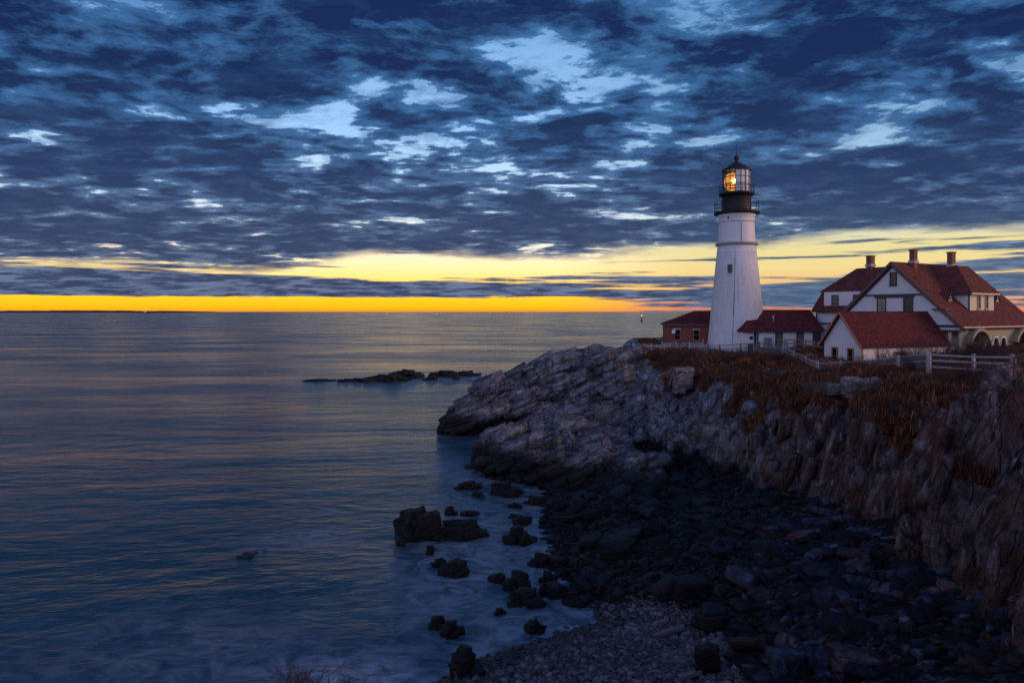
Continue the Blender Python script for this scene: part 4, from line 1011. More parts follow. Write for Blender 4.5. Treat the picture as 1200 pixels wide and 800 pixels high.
DW2 = MB().box((dx, -6.07, (wz0 + dz) / 2 + .1), (2 * (dh - .45) + .02, .06, dz - wz0 - .25)).build('dormer_front', M['cream'], H)
for xx in (dx - .75, dx + .95): window(H, (xx, -6.1, dz - 1.0), X_, -Y_, .72, 1.6, 'olive', 'glass', 1, 1)
MB().box((dx - dh + .44, -6.02, (wz0 + dz) / 2), (.14, .14, dz - wz0)).build('corner_board', M['trim'], H)
tr = MB(); tr.box((dx, -dt + .02, dz - .1), (2 * dh, .09, .18)); tr.build('fascia', M['cream'], H)
tr = MB().box((dx - dh + .05, -(dt + de) / 2, dz - .1), (.09, dt - de, .18)).build('fascia', M['trim'], H)
# two little triangular vents on the slope
for xs, t in ((2.9, 4.9), (13.3, 4.9)):
    z = zroof(t); v = [(xs - .55, -t, z), (xs + .55, -t, z), (xs, -t, z + 1.0), (xs, -t + 1.15, z + 1.0), (xs - .62, -t + .02, z - .02), (xs + .62, -t + .02, z - .02)]
    q = MB(); q.slab([(xs - .68, -t - .12, z - .08), (xs, -t - .12, z + 1.08), (xs, -t + 1.2, z + 1.08)], .06); q.slab([(xs + .68, -t - .12, z - .08), (xs, -t - .12, z + 1.08), (xs, -t + 1.2, z + 1.08)], .06)
    e = q.build('roof_vent', M['roof_house'], H)
    MB().slab([(xs - .5, -t, z), (xs + .5, -t, z), (xs, -t, z + .92)], .05).build('vent_front', M['cream'], e)
    MB().slab([(xs - .2, -t - .02, z + .14), (xs + .2, -t - .02, z + .14), (xs, -t - .02, z + .55)], .05).build('pane', M['glass'], e)
# gable front: rake boards, belts, windows
q = MB()
for s in (1, -1):
    q.beam((-.42, 0, ZR - .22), (-.42, -s * 8.15, zroof(8.15) - .22), .10, .34); q.beam((-.02, 0, ZR - .52), (-.02, -s * 7.7, zroof(7.7) - .5), .12, .30)
q.build('rake_board', M['rake'], H)
q = MB()
zb = 6.95; q.box((-.07, 0, zb), (.16, 2 * (ZR - zb - .5) / RISE, .2)); q.build('shingle_flare', M['trim'], H)
MB().box((-.05, -5.9, 3.42), (.12, 3.4, .26)).build('belt', M['trim'], H)
MB().box((-.03, -6.6, 2.9), (.1, 1.9, .22)).build('belt', M['trim'], H)
MB().box((-.05, -.2, zb - .22), (.13, 4.7, .22)).build('window_head', M['trim'], H)
MB().box((-.28, -5.45, 5.25), (.5, 1.5, .16)).build('bracket', M['trim'], H)
for t, z, w, h, gl_, cc, rr_ in ((.1, ZR - 2.0, .85, 1.55, 'glass', 1, 1), (-1.32, zb - 1.3, 1.12, 1.95, 'curtain', 2, 2), (1.85, zb - 1.3, 1.12, 1.95, 'glass', 3, 2)):
    window(H, (-.03, -t, z), -Y_, -X_, w, h, 'trim', gl_, cc, rr_)
# left wing walls, belt, dormer with two windows
MB().prism([(2.0, -1.2), (bx1 - 2.0, -1.2), (bx1 - 2.0, 5.05), (2.0, 5.05)], (2.0, 11.5), lambda a, b, c: Vector((a, c, b))).build('wing_wall', M['siding'], H)
MB().prism([(1.75, 5.5), (6, 5.5), (6, 8.2), (2.1, 7.55), (1.75, 7.5)], (2.5, 10.2), lambda a, b, c: Vector((a, c, b))).build('dormer_wall', M['white'], H)
for y in (8.6, 5.6): window(H, (1.73, y, 6.55), -Y_, -X_, .98, 1.2, 'trim', 'curtain' if y > 7 else 'glass', 2, 1)
q = MB().box((1.95, 6.9, 3.45), (.12, 9.3, .16)); q.box((1.95, 6.9, 4.98), (.14, 9.3, .2)); q.box((1.97, 11.47, 1.8), (.14, .14, 6)); q.build('belt', M['trim'], H)
MB().box((mid_[0] - .48, 6.0, mid_[1] - .2), (.1, 9.6, .16)).build('fascia', M['rake'], H)
MB().box((lo_[0] - .02, 6.9, lo_[1] - .12), (.1, 9.8, .18)).build('fascia', M['trim'], H)
# porch: arcade wall with two wide arches and three small ones
def arcade():
    q = MB(); T0 = -7.62; th = .34; zt_, zb_ = 3.35, -1.0
    arches = [(.75, 4.35, .2, 2.75), (10.7, 14.7, .2, 2.75)] + [(4.85 + 1.62 * k, 6.0 + 1.62 * k, .75, 2.05) for k in range(3)]
    arches.sort(); xs = 0.0
    def cell(x0, x1, zl0, zl1, zh0, zh1):
        v = []
        for y in (T0, T0 + th): v += [(x0, y, zl0), (x1, y, zl1), (x1, y, zh1), (x0, y, zh0)]
        q.add(v, [(0, 1, 2, 3), (7, 6, 5, 4), (0, 4, 5, 1), (3, 2, 6, 7)])
    for x0, x1, z0, z1 in arches:
        cell(xs, x0, zb_, zb_, zt_, zt_); m = 18; rz = (z1 - z0) if x1 - x0 < 2 else 1.75; zs = z1 - min(rz, (x1 - x0) / 2 if x1 - x0 < 2 else rz)
        for k in range(m):
            a, c = -math.cos(math.pi * k / m), -math.cos(math.pi * (k + 1) / m)
            f = lambda e: zs + (z1 - zs) * math.sqrt(max(0, 1 - e * e))
            xa, xc = (x0 + x1) / 2 + a * (x1 - x0) / 2, (x0 + x1) / 2 + c * (x1 - x0) / 2
            cell(xa, xc, f(a), f(c), zt_, zt_)
        if z0 > .5: cell(x0, x1, zb_, zb_, z0, z0)
        xs = x1
    cell(xs, 16.3, zb_, zb_, zt_, zt_); return q, arches
q, arches = arcade(); PW = q.build('porch_arcade', M['olive'], H)
for x0, x1, z0, z1 in arches:
    cxm, ra = (x0 + x1) / 2, (x1 - x0) / 2
    if ra > 1:                                        # eyebrow hoods over the wide arches
        q = MB(); n = 20
        for k in range(n):
            a0, a1 = math.pi * (.08 + .84 * k / n), math.pi * (.08 + .84 * (k + 1) / n)
            pt = lambda a, r, y: Vector((cxm + (ra + r) * math.cos(a), y, 1.0 + (1.75 + r) * math.sin(a)))
            q.add([pt(a0, .12, -8.35), pt(a1, .12, -8.35), pt(a1, .42, -8.35), pt(a0, .42, -8.35), pt(a0, .12, -7.5), pt(a1, .12, -7.5), pt(a1, .42, -6.6), pt(a0, .42, -6.6)],
                  [(0, 1, 2, 3), (3, 2, 6, 7), (1, 0, 4, 5)])
        q.build('arch_hood', M['olive'], H)
    else:                                             # white surrounds of the small arches
        q = MB(); n = 14; zs = z1 - ra
        pts = [(cxm - ra, z0)] + [(cxm - ra * math.cos(math.pi * k / n), zs + ra * math.sin(math.pi * k / n)) for k in range(n + 1)] + [(cxm + ra, z0)]
        out = [(cxm - ra - .2, z0)] + [(cxm - (ra + .2) * math.cos(math.pi * k / n), zs + (ra + .2) * math.sin(math.pi * k / n)) for k in range(n + 1)] + [(cxm + ra + .2, z0)]
        for k in range(len(pts) - 1):
            v = [Vector((p[0], y, p[1])) for y in (-7.70, -7.6) for p in (pts[k], pts[k + 1], out[k + 1], out[k])]
            q.add(v, [(0, 1, 2, 3), (7, 6, 5, 4), (0, 4, 5, 1), (3, 2, 6, 7)])
        e = q.build('arched_window', M['white'], H)
        MB().box((cxm, -7.45, (z0 + z1) / 2), (2 * ra - .02, .04, z1 - z0 + .02)).build('pane', M['glass'], e)
MB().box((8.1, -6.3, -.05), (16.2, 2.5, .2)).build('porch_floor', M['deck'], H)
MB().box((8.1, -7.98, 3.26), (16.9, .1, .2)).build('gutter', M['cream'], H)
q = MB().box((.1, -7.45, 1.2), (.3, .3, 4.2)); q.box((.1, -5.3, 1.2), (.22, .3, 4.2)); q.box((.12, -6.3, 1.0), (.1, .3, 3.6)); q.build('porch_post', M['cream'], H)
# chimneys
for (x, y, zc, w, hh) in ((3.3, -.55, ZR - .7, .72, 2.1), (7.6, -2.6, 9.75, .76, 2.25), (7.1, 7.2, 10.3, .85, 1.95)):
    c = MB().box((x, y, zc + hh / 2), (w, w * .8, hh)).build('chimney', M['chimney'], H)
    MB().box((x, y, zc + hh + .04), (w + .14, w * .8 + .14, .14)).build('chimney_cap', M['chimney'], c)
    MB().box((x, y, zc + .75), (w + .2, w * .8 + .2, .32)).build('flashing', M['lead'], c)

# garage in front: gable to the left, one long red roof
GB = P(1010, 430, 70.0); GR = R(20)
GG = thing('garage', 'small white outbuilding with long red roof and front gable beside the fence', 'outbuilding', GB, GR)
gw = 2.5; ge, gr = 2.55, 5.72; gl = 11.9
fr4 = lambda a, b, c: Vector((c, a, b))
MB().prism([(0, -1.2), (2 * gw, -1.2), (2 * gw, ge - .05), (gw, gr - .22), (0, ge - .05)], (0, gl), fr4).build('wall', M['siding'], GG)
sl_ = (gr - ge) / gw; q = MB(); ov = .42
q.slab([(-.5, gw, gr), (gl + .4, gw, gr), (gl + .4, -ov, ge - ov * sl_), (-.5, -ov, ge - ov * sl_)], .12); q.slab([(-.5, gw, gr), (gl + .4, gw, gr), (gl + .4, 2 * gw + ov, ge - ov * sl_), (-.5, 2 * gw + ov, ge - ov * sl_)], .12)
q.build('roof', M['roof'], GG)
q = MB()
for s in (0, 1):
    yy = -ov - .03 if s == 0 else 2 * gw + ov + .03; q.beam((-.53, gw, gr - .12), (-.53, yy, ge - ov * sl_ - .14), .06, .2)
q.build('rake_board', M['tan_trim'], GG)
for k in range(16): MB().box((.25 + k * .76, -.2, ge - .22), (.07, .42, .12)).build('rafter_tail', M['rake'], GG)
MB().box((.06, -.01, 1.2), (.18, .08, 2.4)).build('corner_board', M['tan_trim'], GG)
for y in (1.4, 3.5): window(GG, (-.03, y, .95), -Y_, -X_, .85, 1.9, 'tan_trim', 'glass', 1, 1, .14)
MB().tube((-.06, 2.5, .2), (-.06, 2.5, 2.3), .06, n=8).build('downpipe', M['white'], GG)
window(GG, (5.3, -.03, .85), X_, -Y_, 1.8, 1.35, 'olive', 'glass', 2, 1, .12)
MB().tube((2.2, -.06, 0), (2.2, -.06, 2.35), .06, n=8).build('downpipe', M['white'], GG)

# low connecting building between tower and house
CB = P(873.5, 412, 86.9); CR = R(8)
CC = thing('connecting_building', 'low white annex with red roof between lighthouse and large house', 'annex', CB, CR)
fr5 = lambda a, b, c: Vector((c, a, b))
cl_ = 10.2; ce = 2.72; cr_ = 5.35
MB().prism([(0, -1.2), (6, -1.2), (6, ce), (0, ce)], (1.65, cl_), fr5).build('wall', M['white'], CC)
MB().prism([(.35, -1.2), (5, -1.2), (5, ce - .1), (.35, ce - .1)], (.05, 1.7), fr5).build('side_wall', M['white'], CC)
q = MB(); q.slab([(1.4, -.4, ce - .08), (cl_ + .5, -.4, ce - .08), (cl_ + .5, 3.0, cr_), (3.6, 3.0, cr_)], .12); q.slab([(1.4, 6.4, ce - .08), (cl_ + .5, 6.4, ce - .08), (cl_ + .5, 3.0, cr_), (3.6, 3.0, cr_)], .12); q.slab([(1.4, -.4, ce - .08), (1.4, 6.4, ce - .08), (3.6, 3.0, cr_)], .12)
q.slab([(-.35, -.05, ce - .12), (2.2, -.05, ce - .12), (2.4, 2.2, ce + 1.85), (1.5, 2.2, ce + 1.85)], .11); q.slab([(-.35, -.05, ce - .12), (1.5, 2.2, ce + 1.85), (-.35, 4.5, ce - .12)], .11)
q.build('roof', M['roof'], CC)
q = MB().box(((1.4 + cl_) / 2, -.36, ce - .16), (cl_ - 1.0, .08, .18)); q.box((.9, -.02, ce - .2), (2.5, .08, .16)); q.box((1.66, -.03, 1.0), (.16, .1, 3.4)); q.build('fascia', M['trim'], CC)
window(CC, (4.55, -.03, 1.3), X_, -Y_, 1.0, 2.4, 'trim', 'curtain', 2, 2, .16); window(CC, (7.45, -.03, 1.3), X_, -Y_, 1.0, 2.4, 'trim', 'curtain', 2, 2, .16)
d_ = MB().box((9.75, -.04, .7), (1.1, .1, 3.6)).build('door', M['trim'], CC)
MB().box((9.35, -.11, .9), (.06, .06, .14)).build('handle', M['lead'], d_)
window(CC, (.95, .33, 1.75), X_, -Y_, .42, .42, 'trim', 'glass', 1, 1, .06, False)
MB().box((1.5, .31, 1.5), (.34, .08, 2.1)).build('shutter', M['trim'], CC)
MB().tube((4.3, .9, cr_ - 1.6), (4.3, .9, cr_ - .75), .09, n=10).build('vent_pipe', M['lead'], CC)
# grey electrical cabinet against its wall
ca, sa = math.cos(CR), math.sin(CR); u_, n_ = Vector((ca, sa, 0)), Vector((sa, -ca, 0))
CA = thing('electrical_cabinet', 'grey metal cabinet with yellow stickers against the white annex wall', 'cabinet', CB + u_ * 2.95 + n_ * .22 + UP * .55, CR)
MB().box((0, 0, .62), (.95, .4, 1.25)).build('cabinet_body', M['greybox'], CA)
MB().box((0, -.21, .62), (.04, .03, 1.2)).build('door_seam', M['trim'], CA)
for s in (-.38, .3): MB().box((s, -.215, .62), (.12, .02, .16)).build('sticker', M['yellow'], CA)

# brick building behind the tower
BB = P(779, 405, 95.0); BR = R(-10)
B_ = thing('brick_house', 'small red brick building with hipped red roof left of the tower', 'building', BB, BR)
bw, bd, be, br = 7.6, 6.0, 3.0, 4.85
MB().prism([(0, -1.2), (bd, -1.2), (bd, be), (0, be)], (0, bw), fr5).build('wall', M['brick'], B_)
q = MB(); o_ = .4; r_a, r_b = 4.2, 6.6
A_, B1, C1, D1 = (-o_, -o_, be), (bw + o_, -o_, be), (bw + o_, bd + o_, be), (-o_, bd + o_, be); E1, F1 = (r_a, bd / 2, br), (r_b, bd / 2, br)
q.slab([A_, B1, F1, E1], .1); q.slab([B1, C1, F1], .1); q.slab([C1, D1, E1, F1], .1); q.slab([D1, A_, E1], .1); q.build('roof', M['roof'], B_)
MB().box((bw / 2, -o_ - .03, be - .1), (bw + .8, .08, .2)).build('fascia', M['rake'], B_)
for x, hz_ in ((1.7, 1.55), (4.25, 1.5)):
    w_ = window(B_, (x, -.03, hz_), X_, -Y_, .85, 1.45, 'tan_trim', 'glass', 1, 1, .07)
    MB().box((x, -.04, hz_ + .82), (1.1, .12, .17)).build('lintel', M['lead'], B_)
q = MB().slab([(1.05, -.06, 2.3), (1.5, -.06, 2.3), (1.35, -.55, 1.75), (.9, -.55, 1.75)], .04); q.build('shutter', M['white'], B_)
# timber ramp with yellow handrails between annex and garage
RB = P(930, 416, 83.0)
RR_ = thing('access_ramp', 'grey timber ramp with yellow wooden handrails leading up to the annex door', 'ramp', RB, R(8))
def ramp_build():
    L, Wd = 4.9, 1.7; z0, z1 = .75, .15
    q = MB(); q.slab([(-1.2, 0, z0), (1.2, 0, z0), (L, 0, z1), (L, Wd, z1), (1.2, Wd, z0), (-1.2, Wd, z0)], .12); q.box((-1.1, 2.6, .72), (2.0, 3.4, .12)); q.build('deck', M['deck'], RR_)
    q = MB(); q.box((1.5, -.03, .2), (5.4, .06, .5)); q.build('skirt', M['trim'], RR_)
    for y in (0.05, Wd - .05):
        p = MB()
        for x in (-1.1, .1, 1.3, 2.6, 3.8, 4.85):
            zz_ = z0 if x < 1.2 else z0 + (z1 - z0) * (x - 1.2) / (L - 1.2); p.box((x, y, zz_ + .2), (.1, .1, 1.75))
        p.build('post', M['deck'], RR_)
        r = MB()
        for dz_, th_ in ((1.08, .1), (.62, .08)): r.beam((-1.15, y, z0 + dz_), (1.2, y, z0 + dz_), .09, th_); r.beam((1.2, y, z0 + dz_), (L + .05, y, z1 + dz_), .09, th_)
        r.build('handrail', M['wood'], RR_)
ramp_build()

# ------------------------------------------------------------------ fences, signs, wall
def rail_fence(name, label, posts, hgt, rails, mat, pw=.14, mesh=False, rw=.05, rh=.12, over=.1):
    """posts: ground points; rails: heights"""
    o = thing(name, label, 'fence', posts[0]); P0 = Vector(posts[0])
    for p in posts:
        q = MB().box(Vector(p) - P0 + UP * (hgt / 2 - .2), (pw, pw, hgt + .4 + over), .25); q.slab([Vector(p) - P0 + UP * (hgt + over) + Vector((a * pw * .6, b * pw * .6, .03)) for a, b in ((-1, -1), (1, -1), (1, 1), (-1, 1))], .04); q.build('post', mat, o)
    for a, c in zip(posts, posts[1:]):
        a, c = Vector(a) - P0, Vector(c) - P0
        for z in rails:
            j = random.uniform(-.015, .015); MB().beam(a + UP * (z + j), c + UP * (z - j), rw, rh).build('rail', mat, o)
    if mesh:
        q = MB()
        for a, c in zip(posts, posts[1:]):
            a, c = Vector(a) - P0, Vector(c) - P0; L = (c - a).length
            for k in range(int(L / .13)): q.tube(a.lerp(c, k * .13 / L), a.lerp(c, k * .13 / L) + UP * rails[-1], .006, n=3, caps=False)
            for k in range(8): q.tube(a + UP * (rails[-1] * k / 8), c + UP * (rails[-1] * k / 8), .006, n=3, caps=False)
        q.build('wire_mesh', M['greybox'], o)
    return o
def PG(px, py, Y): v = P(px, py, Y); return (v.x, v.y, v.z)
rail_fence('rail_fence', 'white three rail fence at the cliff edge, nearest part, ends at rocks', [PG(1089.5, 436, 43), PG(1141, 440, 40), PG(1186, 442, 37.5)], 1.14, (.36, .76, 1.10), M['fencewhite'], .14, rw=.05, rh=.11)
rail_fence('rail_fence', 'weathered rail going on from the white fence up the rock at the frame edge', [PG(1189, 440.5, 37.2), PG(1212, 432, 35), PG(1250, 425, 33)], 1.0, (.6, 1.0), M['wood_grey'])
rail_fence('rail_fence', 'white two rail fence passing in front of the outbuilding', [PG(958.5, 437.5, 60), PG(985, 437, 58.5), PG(1018, 436, 55), PG(1052.5, 433, 50), PG(1087, 431.5, 43.6)], .98, (.48, .92), M['fencewhite'], .13, mesh=True, rw=.05, rh=.09)
rail_fence('rail_fence', 'white rail fence slanting down the path from the annex corner', [PG(917, 417, 73), PG(930, 423, 69.5), PG(944, 430.5, 64.5), PG(957.5, 437.2, 60.4)], .95, (.2, .55, .92), M['fencewhite'], .12, mesh=True, rw=.06, rh=.12)
rail_fence('wire_fence', 'wooden post and wire fence in front of the lighthouse base', [PG(829, 414, 84), PG(843.5, 414.5, 83.5), PG(868, 413, 81.5), PG(890, 412, 79.5), PG(916, 416, 73.4)], 1.05, (.55, 1.0), M['wood_grey'], .12, mesh=True, rw=.05, rh=.08)
def picket(label, pts, h, mat):
    o = thing('picket_fence', label, 'fence', pts[0]); P0 = Vector(pts[0]); pk = MB()
    for a, c in zip(pts, pts[1:]):
        a, c = Vector(a) - P0, Vector(c) - P0; L = (c - a).length; n = int(L / .19); d = (c - a).normalized(); rz = math.atan2(d.y, d.x)
        for k in range(n):
            p = a.lerp(c, (k + .5) / n); pk.box(p + UP * (h / 2 - .1 + random.uniform(-.02, .02)), (.085, .025, h + .2), rz)
        for z in (.3, h - .22): MB().beam(a + UP * z + Vector((d.y, -d.x, 0)) * -.035, c + UP * z + Vector((d.y, -d.x, 0)) * -.035, .04, .09).build('rail', mat, o)
    for p in pts: MB().box(Vector(p) - P0 + UP * (h / 2 - .1), (.13, .13, h + .45)).build('post', mat, o)
    q = pk.build('pickets', mat, o); q['kind'] = 'stuff'; return o
picket('grey picket fence along the headland top in front of the brick building', [PG(742, 414, 86), PG(763, 414.5, 86.5), PG(785, 415, 87), PG(808, 415, 86), PG(828.5, 414.5, 84.3)], 1.2, M['fencewhite'])
picket('low picket fence right below the brick building windows', [PG(776, 409, 92.5), PG(792, 409, 92.3), PG(808, 409, 92), PG(824, 409, 91.5)], .95, M['fencewhite'])
sp_ = P(774, 409, 89); o = thing('viewing_sign', 'dark information board tilted on a post left of the brick building', 'sign', sp_)
MB().tube((0, 0, -.3), (0, 0, 1.3), .07, n=8).build('post', M['black'], o); MB().beam((-.55, -.06, 1.42), (.35, .06, 1.4), .5, .14).build('board', M['black'], o); MB().box((.28, 0, 1.55), (.28, .2, .16)).build('hood', M['black'], o)
sp_ = P(824, 406, 90.5); o = thing('warning_sign', 'small yellow sign on a post beside the lighthouse base', 'sign', sp_)
MB().tube((0, 0, -.4), (0, 0, .95), .04, n=8).build('post', M['wood_grey'], o); MB().box((0, -.06, .85), (.2, .03, .22)).build('plate', M['yellow'], o)
o = thing('litter_bin', 'dark bin beside the small side door of the annex', 'bin', P(879.5, 412, 85.6))
MB().lathe([(.26, -.3), (.3, 0), (.33, .85), (.3, .9)], 16).build('bin_body', M['black'], o); MB().lathe([(.35, .86), (.3, 1.0), (.05, 1.06)], 16).build('bin_lid', M['trim'], o)
# concrete footing wall at the cliff edge and the pale path behind
a, c = P(940, 462, 53.5), P(972, 461, 50.5)
tag(MB().slab([P(938, 447, 55), P(973, 447, 52), P(972, 464, 51), P(946, 466, 53.5)], .5).build('retaining_wall', plain('brown_stained_concrete', (.055, .038, .035), .85, .3, 1.2, .004)), 'dark stained concrete retaining wall at the cliff edge left of the outcrop', 'wall', None, 'thing')
def drape(name, edge_l, edge_r, mat, lift=.06):
    v = []; n = 24; m = 6
    for i in range(n):
        for j in range(m):
            s = i / (n - 1) * (len(edge_l) - 1); k = min(int(s), len(edge_l) - 2); f = s - k
            l = Vector(edge_l[k]).lerp(Vector(edge_l[k + 1]), f); r = Vector(edge_r[k]).lerp(Vector(edge_r[k + 1]), f); p = l.lerp(r, j / (m - 1)); v.append((p.x, p.y, ground(p.x, p.y) + lift))
    return tag(link(name, mesh_np(name, np.array(v), grid_quads(n, m)[:, ::-1], smooth=True), mat), kind='structure')
xy = lambda px, py, Y: (P(px, py, Y).x, Y, 0)
drape('path', [xy(922, 0, 76), xy(934, 0, 73), xy(948, 0, 68), xy(962, 0, 63.5), xy(1010, 0, 58.5)], [xy(950, 0, 80), xy(962, 0, 76), xy(974, 0, 71), xy(990, 0, 66.5), xy(1030, 0, 62)], M['concrete'], .10)
drape('path', [xy(745, 0, 90), xy(790, 0, 89.5), xy(826, 0, 88)], [xy(745, 0, 93), xy(790, 0, 93), xy(826, 0, 91)], M['concrete'], .08)

# ------------------------------------------------------------------ far away on the sea
def lumps(x0, x1, Y, hh, seed):
    n = 60; v = []; 
    for i in range(n):
        x = x0 + (x1 - x0) * i / (n - 1); e = math.sin(math.pi * i / (n - 1)) ** .35; h = hh * e * (.75 + .5 * random.random())
        v += [(x, Y, -1), (x, Y + 60, h), (x, Y + 500, h * .9), (x, Y + 700, -1)]
    return np.array(v)
mland = plain('distant_shore', (.012, .011, .014), .9, .2, .01)
random.seed(3)
tag(link('far_shore', mesh_np('far_shore', lumps(-9900, -5150, 11500, 30, 1), grid_quads(60, 4)[:, ::-1]), mland), kind='structure')
def float_thing(name, label, cat, px, Y, parts):
    o = thing(name, label, cat, ((px - 600) / FPX * Y, Y, 0))
    for nm, mb, mt in parts: mb.build(nm, mt, o)
    return o
sb = lambda p, r: MB().lathe([(.02, p - r), (r * .7, p - r * .7), (r, p), (r * .7, p + r * .7), (.02, p + r)], 12)
steel = plain('dark_steel', (.03, .03, .035), .6, .2, 1)
float_thing('ship', 'tiny ship with a light on the horizon under the orange sky', 'ship', 171, 5200, [('hull', MB().prism([(-26, 2), (30, 3), (34, 9), (-26, 7)], (-5, 5), lambda a, b, c: Vector((a, c, b))), steel), ('deckhouse', MB().box((-10, 0, 12), (14, 8, 11)), M['white']), ('mast', MB().tube((-4, 0, 16), (-4, 0, 34), .6, .3), steel), ('lamp', sb(33, 1.6), M['shiplamp'])])
float_thing('channel_buoy', 'far channel buoy showing a red light on the horizon', 'buoy', 453, 3000, [('buoy_body', MB().lathe([(.1, -1), (2.4, 0), (2.2, 1.2), (.5, 5)], 12), steel), ('lamp', sb(6.0, .9), M['redlamp'])])
float_thing('channel_buoy', 'far channel buoy showing a green light on the horizon', 'buoy', 512, 2600, [('buoy_body', MB().lathe([(.1, -1), (2.2, 0), (2.0, 1.2), (.5, 4)], 12), steel), ('lamp', sb(5.0, .8), M['greenlamp'])])
float_thing('fishing_boat', 'speck of a white boat far out right of the buoys', 'boat', 550, 3800, [('hull', MB().prism([(-9, 0), (9, 0), (12, 3.5), (-9, 2.6)], (-2.5, 2.5), lambda a, b, c: Vector((a, c, b))), M['white']), ('wheelhouse', MB().box((3, 0, 5), (4, 3.5, 4)), M['white']), ('mast', MB().tube((0, 0, 3), (0, 0, 9), .2, .1), steel)])
float_thing('bell_buoy', 'dark bell buoy with lattice tower and lamp off the lighthouse', 'buoy', 752, 1020, [('buoy_body', MB().lathe([(.1, -1), (2.3, -.2), (2.3, .9), (1.5, 1.1)], 16), steel), ('tower', MB().lathe([(1.4, 1.0), (.9, 4), (.6, 6.5)], 4, smooth=False), steel), ('bell', MB().lathe([(.9, 6.4), (1.1, 7.0), (.4, 8.2)], 12), steel), ('lamp', sb(9.0, .4), M['shiplamp'])])

# ------------------------------------------------------------------ dry grass and bare shrubs
rg = np.random.default_rng(77)
Dm, So, Hf, Cu = LAND[0]
ok = (So > .55) & (Dm[..., 2] > 2) & (Dm[..., 1] < 97) & (Dm[..., 1] > 14) & (Cu > 4.5) & (Cu < 14.2) & (Hf > .3)
patch = fbm(Dm * .5, 3, 120)
cell = np.linalg.norm(np.gradient(Dm, axis=0), axis=-1) * np.linalg.norm(np.gradient(Dm, axis=1), axis=-1)
w = ok * np.clip(cell, 0, .25) * np.clip(.45 + patch, .02, 1.2) / (1 + (Dm[..., 1] / 60) ** 2); w = w.ravel() / w.sum()
idx = rg.choice(w.size, 24000, p=w); base = Dm.reshape(-1, 3)[idx]
V, T_, n = [], [], 0
nb = 7
for k in range(nb):
    L = rg.uniform(.16, .5, len(base)) * np.where(rg.random(len(base)) > .9, 1.5, 1); a = rg.uniform(0, 6.28, len(base)); ln = rg.uniform(.1, .75, len(base))
    b0 = base + np.c_[rg.normal(size=(len(base), 2)) * .11, np.full(len(base), -.04)]
    tip = b0 + np.c_[np.cos(a) * L * ln, np.sin(a) * L * ln - .08 * L, L * np.sqrt(1 - ln ** 2 * .8)]
    mid = b0 * .5 + tip * .5 + np.c_[np.zeros((len(base), 2)), L * .12]
    s = np.c_[-np.sin(a), np.cos(a), np.zeros(len(a))] * (.014 + b0[:, 1:2] * .00035)
    V.append(np.stack([b0 - s, b0 + s, mid + s * .8, tip, mid - s * .8], 1)); T_.append(rg.random(len(base)))
V = np.concatenate(V); t = np.repeat(np.concatenate(T_), 5); m = len(V); i0 = np.arange(m)[:, None] * 5
F = np.concatenate([i0 + np.array([[0, 1, 2]]), i0 + np.array([[0, 2, 4]]), i0 + np.array([[4, 2, 3]])])
me = mesh_np('dry_grass', V, tris=F); attr(me, 'tone', t); tag(link('dry_grass', me, M['grass']), kind='stuff')

def twig_bush(seed, h, spread, stems, depth=3, r0=.014):
    """bare branching shrub of thin tapered twigs"""
    rd = random.Random(seed); q = MB()
    def grow(p, d, L, r, lv):
        m = 2 if lv > 0 else 1
        for _ in range(m):
            d2 = (d + Vector((rd.gauss(0, .22), rd.gauss(0, .22), rd.gauss(0, .15)))).normalized(); e = p + d2 * (L / m); q.tube(p, e, r, r * .75, 3, False)
            p, d, r = e, d2, r * .75
            if lv > 0:
                for _ in range(rd.choice((1, 2, 2))): grow(p, (d + Vector((rd.gauss(0, .6), rd.gauss(0, .6), rd.gauss(.15, .35)))).normalized(), L * rd.uniform(.45, .75), r * .75, lv - 1)
    for _ in range(stems):
        a = rd.uniform(0, 6.28); s = spread * rd.random(); grow(Vector((math.cos(a) * s * .3, math.sin(a) * s * .3, -.1)), Vector((math.cos(a) * s, math.sin(a) * s, 1)).normalized(), h * rd.uniform(.45, .7), r0, depth)
    return q
protos = []
for k, (h, sp2, st) in enumerate([(1.1, .9, 16), (1.5, .8, 15), (.8, 1.1, 18), (1.9, .7, 14), (1.2, 1.3, 18)]):
    q = twig_bush(40 + k, h, sp2, st, 3, .017); me = bpy.data.meshes.new('bare_shrub'); me.from_pydata(q.v, [], q.f); me.materials.append(M['twig'] if k % 2 else M['twig2']); protos.append(me)
spots = []
rr2 = random.Random(9)
def belt(pts, n, jit, sc, label, group):
    for k in range(n):
        s = (k + rr2.random()) / n * (len(pts) - 1); i = min(int(s), len(pts) - 2); f = s - i
        px, Y = pts[i][0] + (pts[i + 1][0] - pts[i][0]) * f, pts[i][1] + (pts[i + 1][1] - pts[i][1]) * f
        x, y = (px - 600) / FPX * Y + rr2.gauss(0, jit), Y + rr2.gauss(0, jit); spots.append((x, y, sc * rr2.uniform(.7, 1.3), label, group))
belt([(742, 83), (775, 82), (810, 80), (850, 78), (880, 76)], 26, .8, .85, 'bare purple brown shrub in the thicket in front of the picket fence', 'thicket below the picket fence')
belt([(880, 73), (905, 71), (925, 68), (948, 61)], 18, .8, .95, 'bare tangled shrub on the slope below the slanting white fence', 'shrubs below the slanting fence')
belt([(965, 57.5), (1000, 56), (1040, 50), (1085, 43.5)], 20, .5, .8, 'bare shrub growing along the two rail fence', 'shrubs along the two rail fence')
belt([(1075, 47), (1105, 46), (1140, 45), (1180, 44)], 20, .9, 1.0, 'bare shrub just behind the white three rail fence', 'shrubs behind the three rail fence')
belt([(1095, 62), (1125, 61), (1160, 60), (1205, 58)], 24, 1.4, 1.05, 'tall bare shrub in the brush before the arched porch', 'brush before the arched porch')
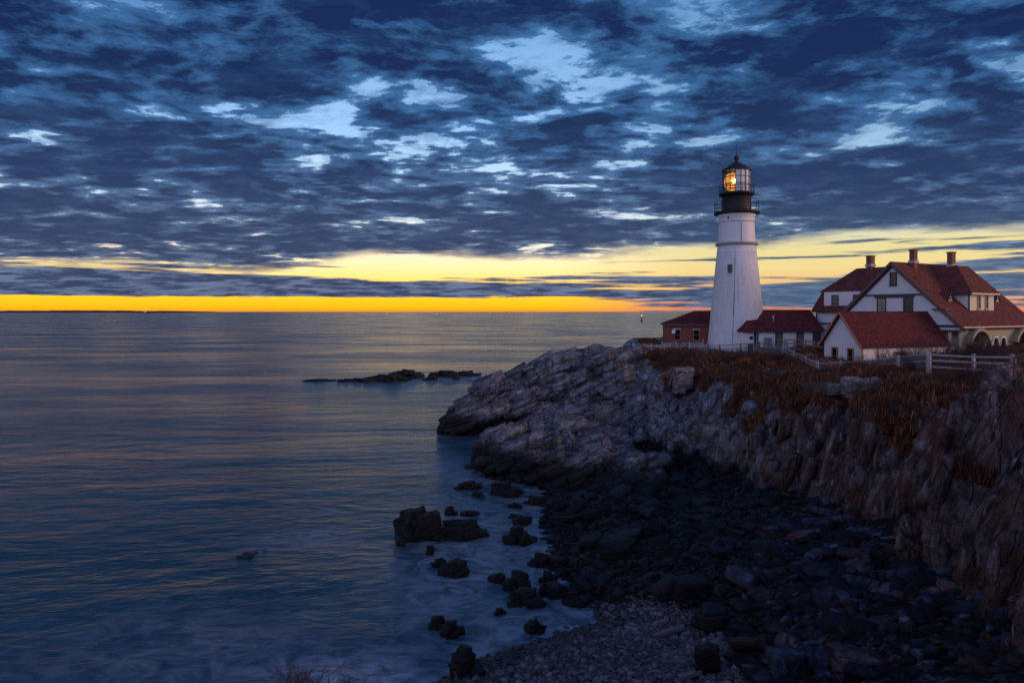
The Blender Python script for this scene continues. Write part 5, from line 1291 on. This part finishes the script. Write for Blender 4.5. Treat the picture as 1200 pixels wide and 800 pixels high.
belt([(1085, 41), (1110, 39.5), (1135, 38.3), (1160, 36.5), (1195, 34)], 18, .5, .62, 'low bare shrub on the cliff edge below the three rail fence', 'shrubs on the edge below the three rail fence')
belt([(840, 72), (880, 64), (930, 57)], 16, 1.2, .6, 'small reddish shrub on the brown slope below the lighthouse', 'shrubs on the brown slope')
fi = np.argwhere((Cu > 6.2) & (Cu < 13.2) & (Hf > .35) & (Hf < .95) & (So > .5))
for k in rg.choice(len(fi), 26, replace=False):
    v = Dm[fi[k][0], fi[k][1]]; spots.append((v[0], v[1], .5 * rr2.uniform(.7, 1.3), 'small dry shrub clinging to the broken cliff face', 'shrubs clinging to the cliff face', v[2]))
for sp3 in spots:
    x, y, s, lb_, gp = sp3[:5]; zg = sp3[5] if len(sp3) > 5 else ground(x, y)
    o = bpy.data.objects.new('bare_shrub', rr2.choice(protos)); COL.objects.link(o); o.location = (x, y, zg - .05); o.scale = (s, s, s * rr2.uniform(.8, 1.1)); o.rotation_euler = (0, 0, rr2.uniform(0, 6.28)); tag(o, lb_, 'shrub', gp)
for px, Y, h, lb_ in [(1078, 66.5, 2.3, 'tall straggly bush against the right end of the outbuilding wall'), (1062, 66, 1.9, 'straggly bush in front of the outbuilding, beside its window'), (1095, 66, 2.4, 'straggly bush reaching up over the outbuilding roof corner'), (1031, 67.5, 1.7, 'thin bush by the downpipe of the outbuilding'), (1045, 67, 1.5, 'low bush under the outbuilding window')]:
    q = twig_bush(int(px), h, .75, 15, 3, .022); o = q.build('bare_bush', M['twig2'], None, False); x = (px - 600) / FPX * Y; o.location = (x, Y, ground(x, Y) - .1); tag(o, lb_, 'shrub')
for px, py, Y, h, lb_ in [(352, 806, 6.2, .26, 'dark twiggy shrub poking into the bottom of the view'), (322, 812, 6.2, .2, 'smaller twig tuft left of the dark shrub at the bottom'), (406, 812, 6.2, .18, 'thin pair of sprigs right of the dark shrub at the bottom')]:
    p = P(px, py, Y); q = twig_bush(int(px) + 5, h, .8, 22 if h > .22 else 6, 3, .006); o = q.build('twig_shrub', M['twig'], None, False); o.location = p; tag(o, lb_, 'shrub')
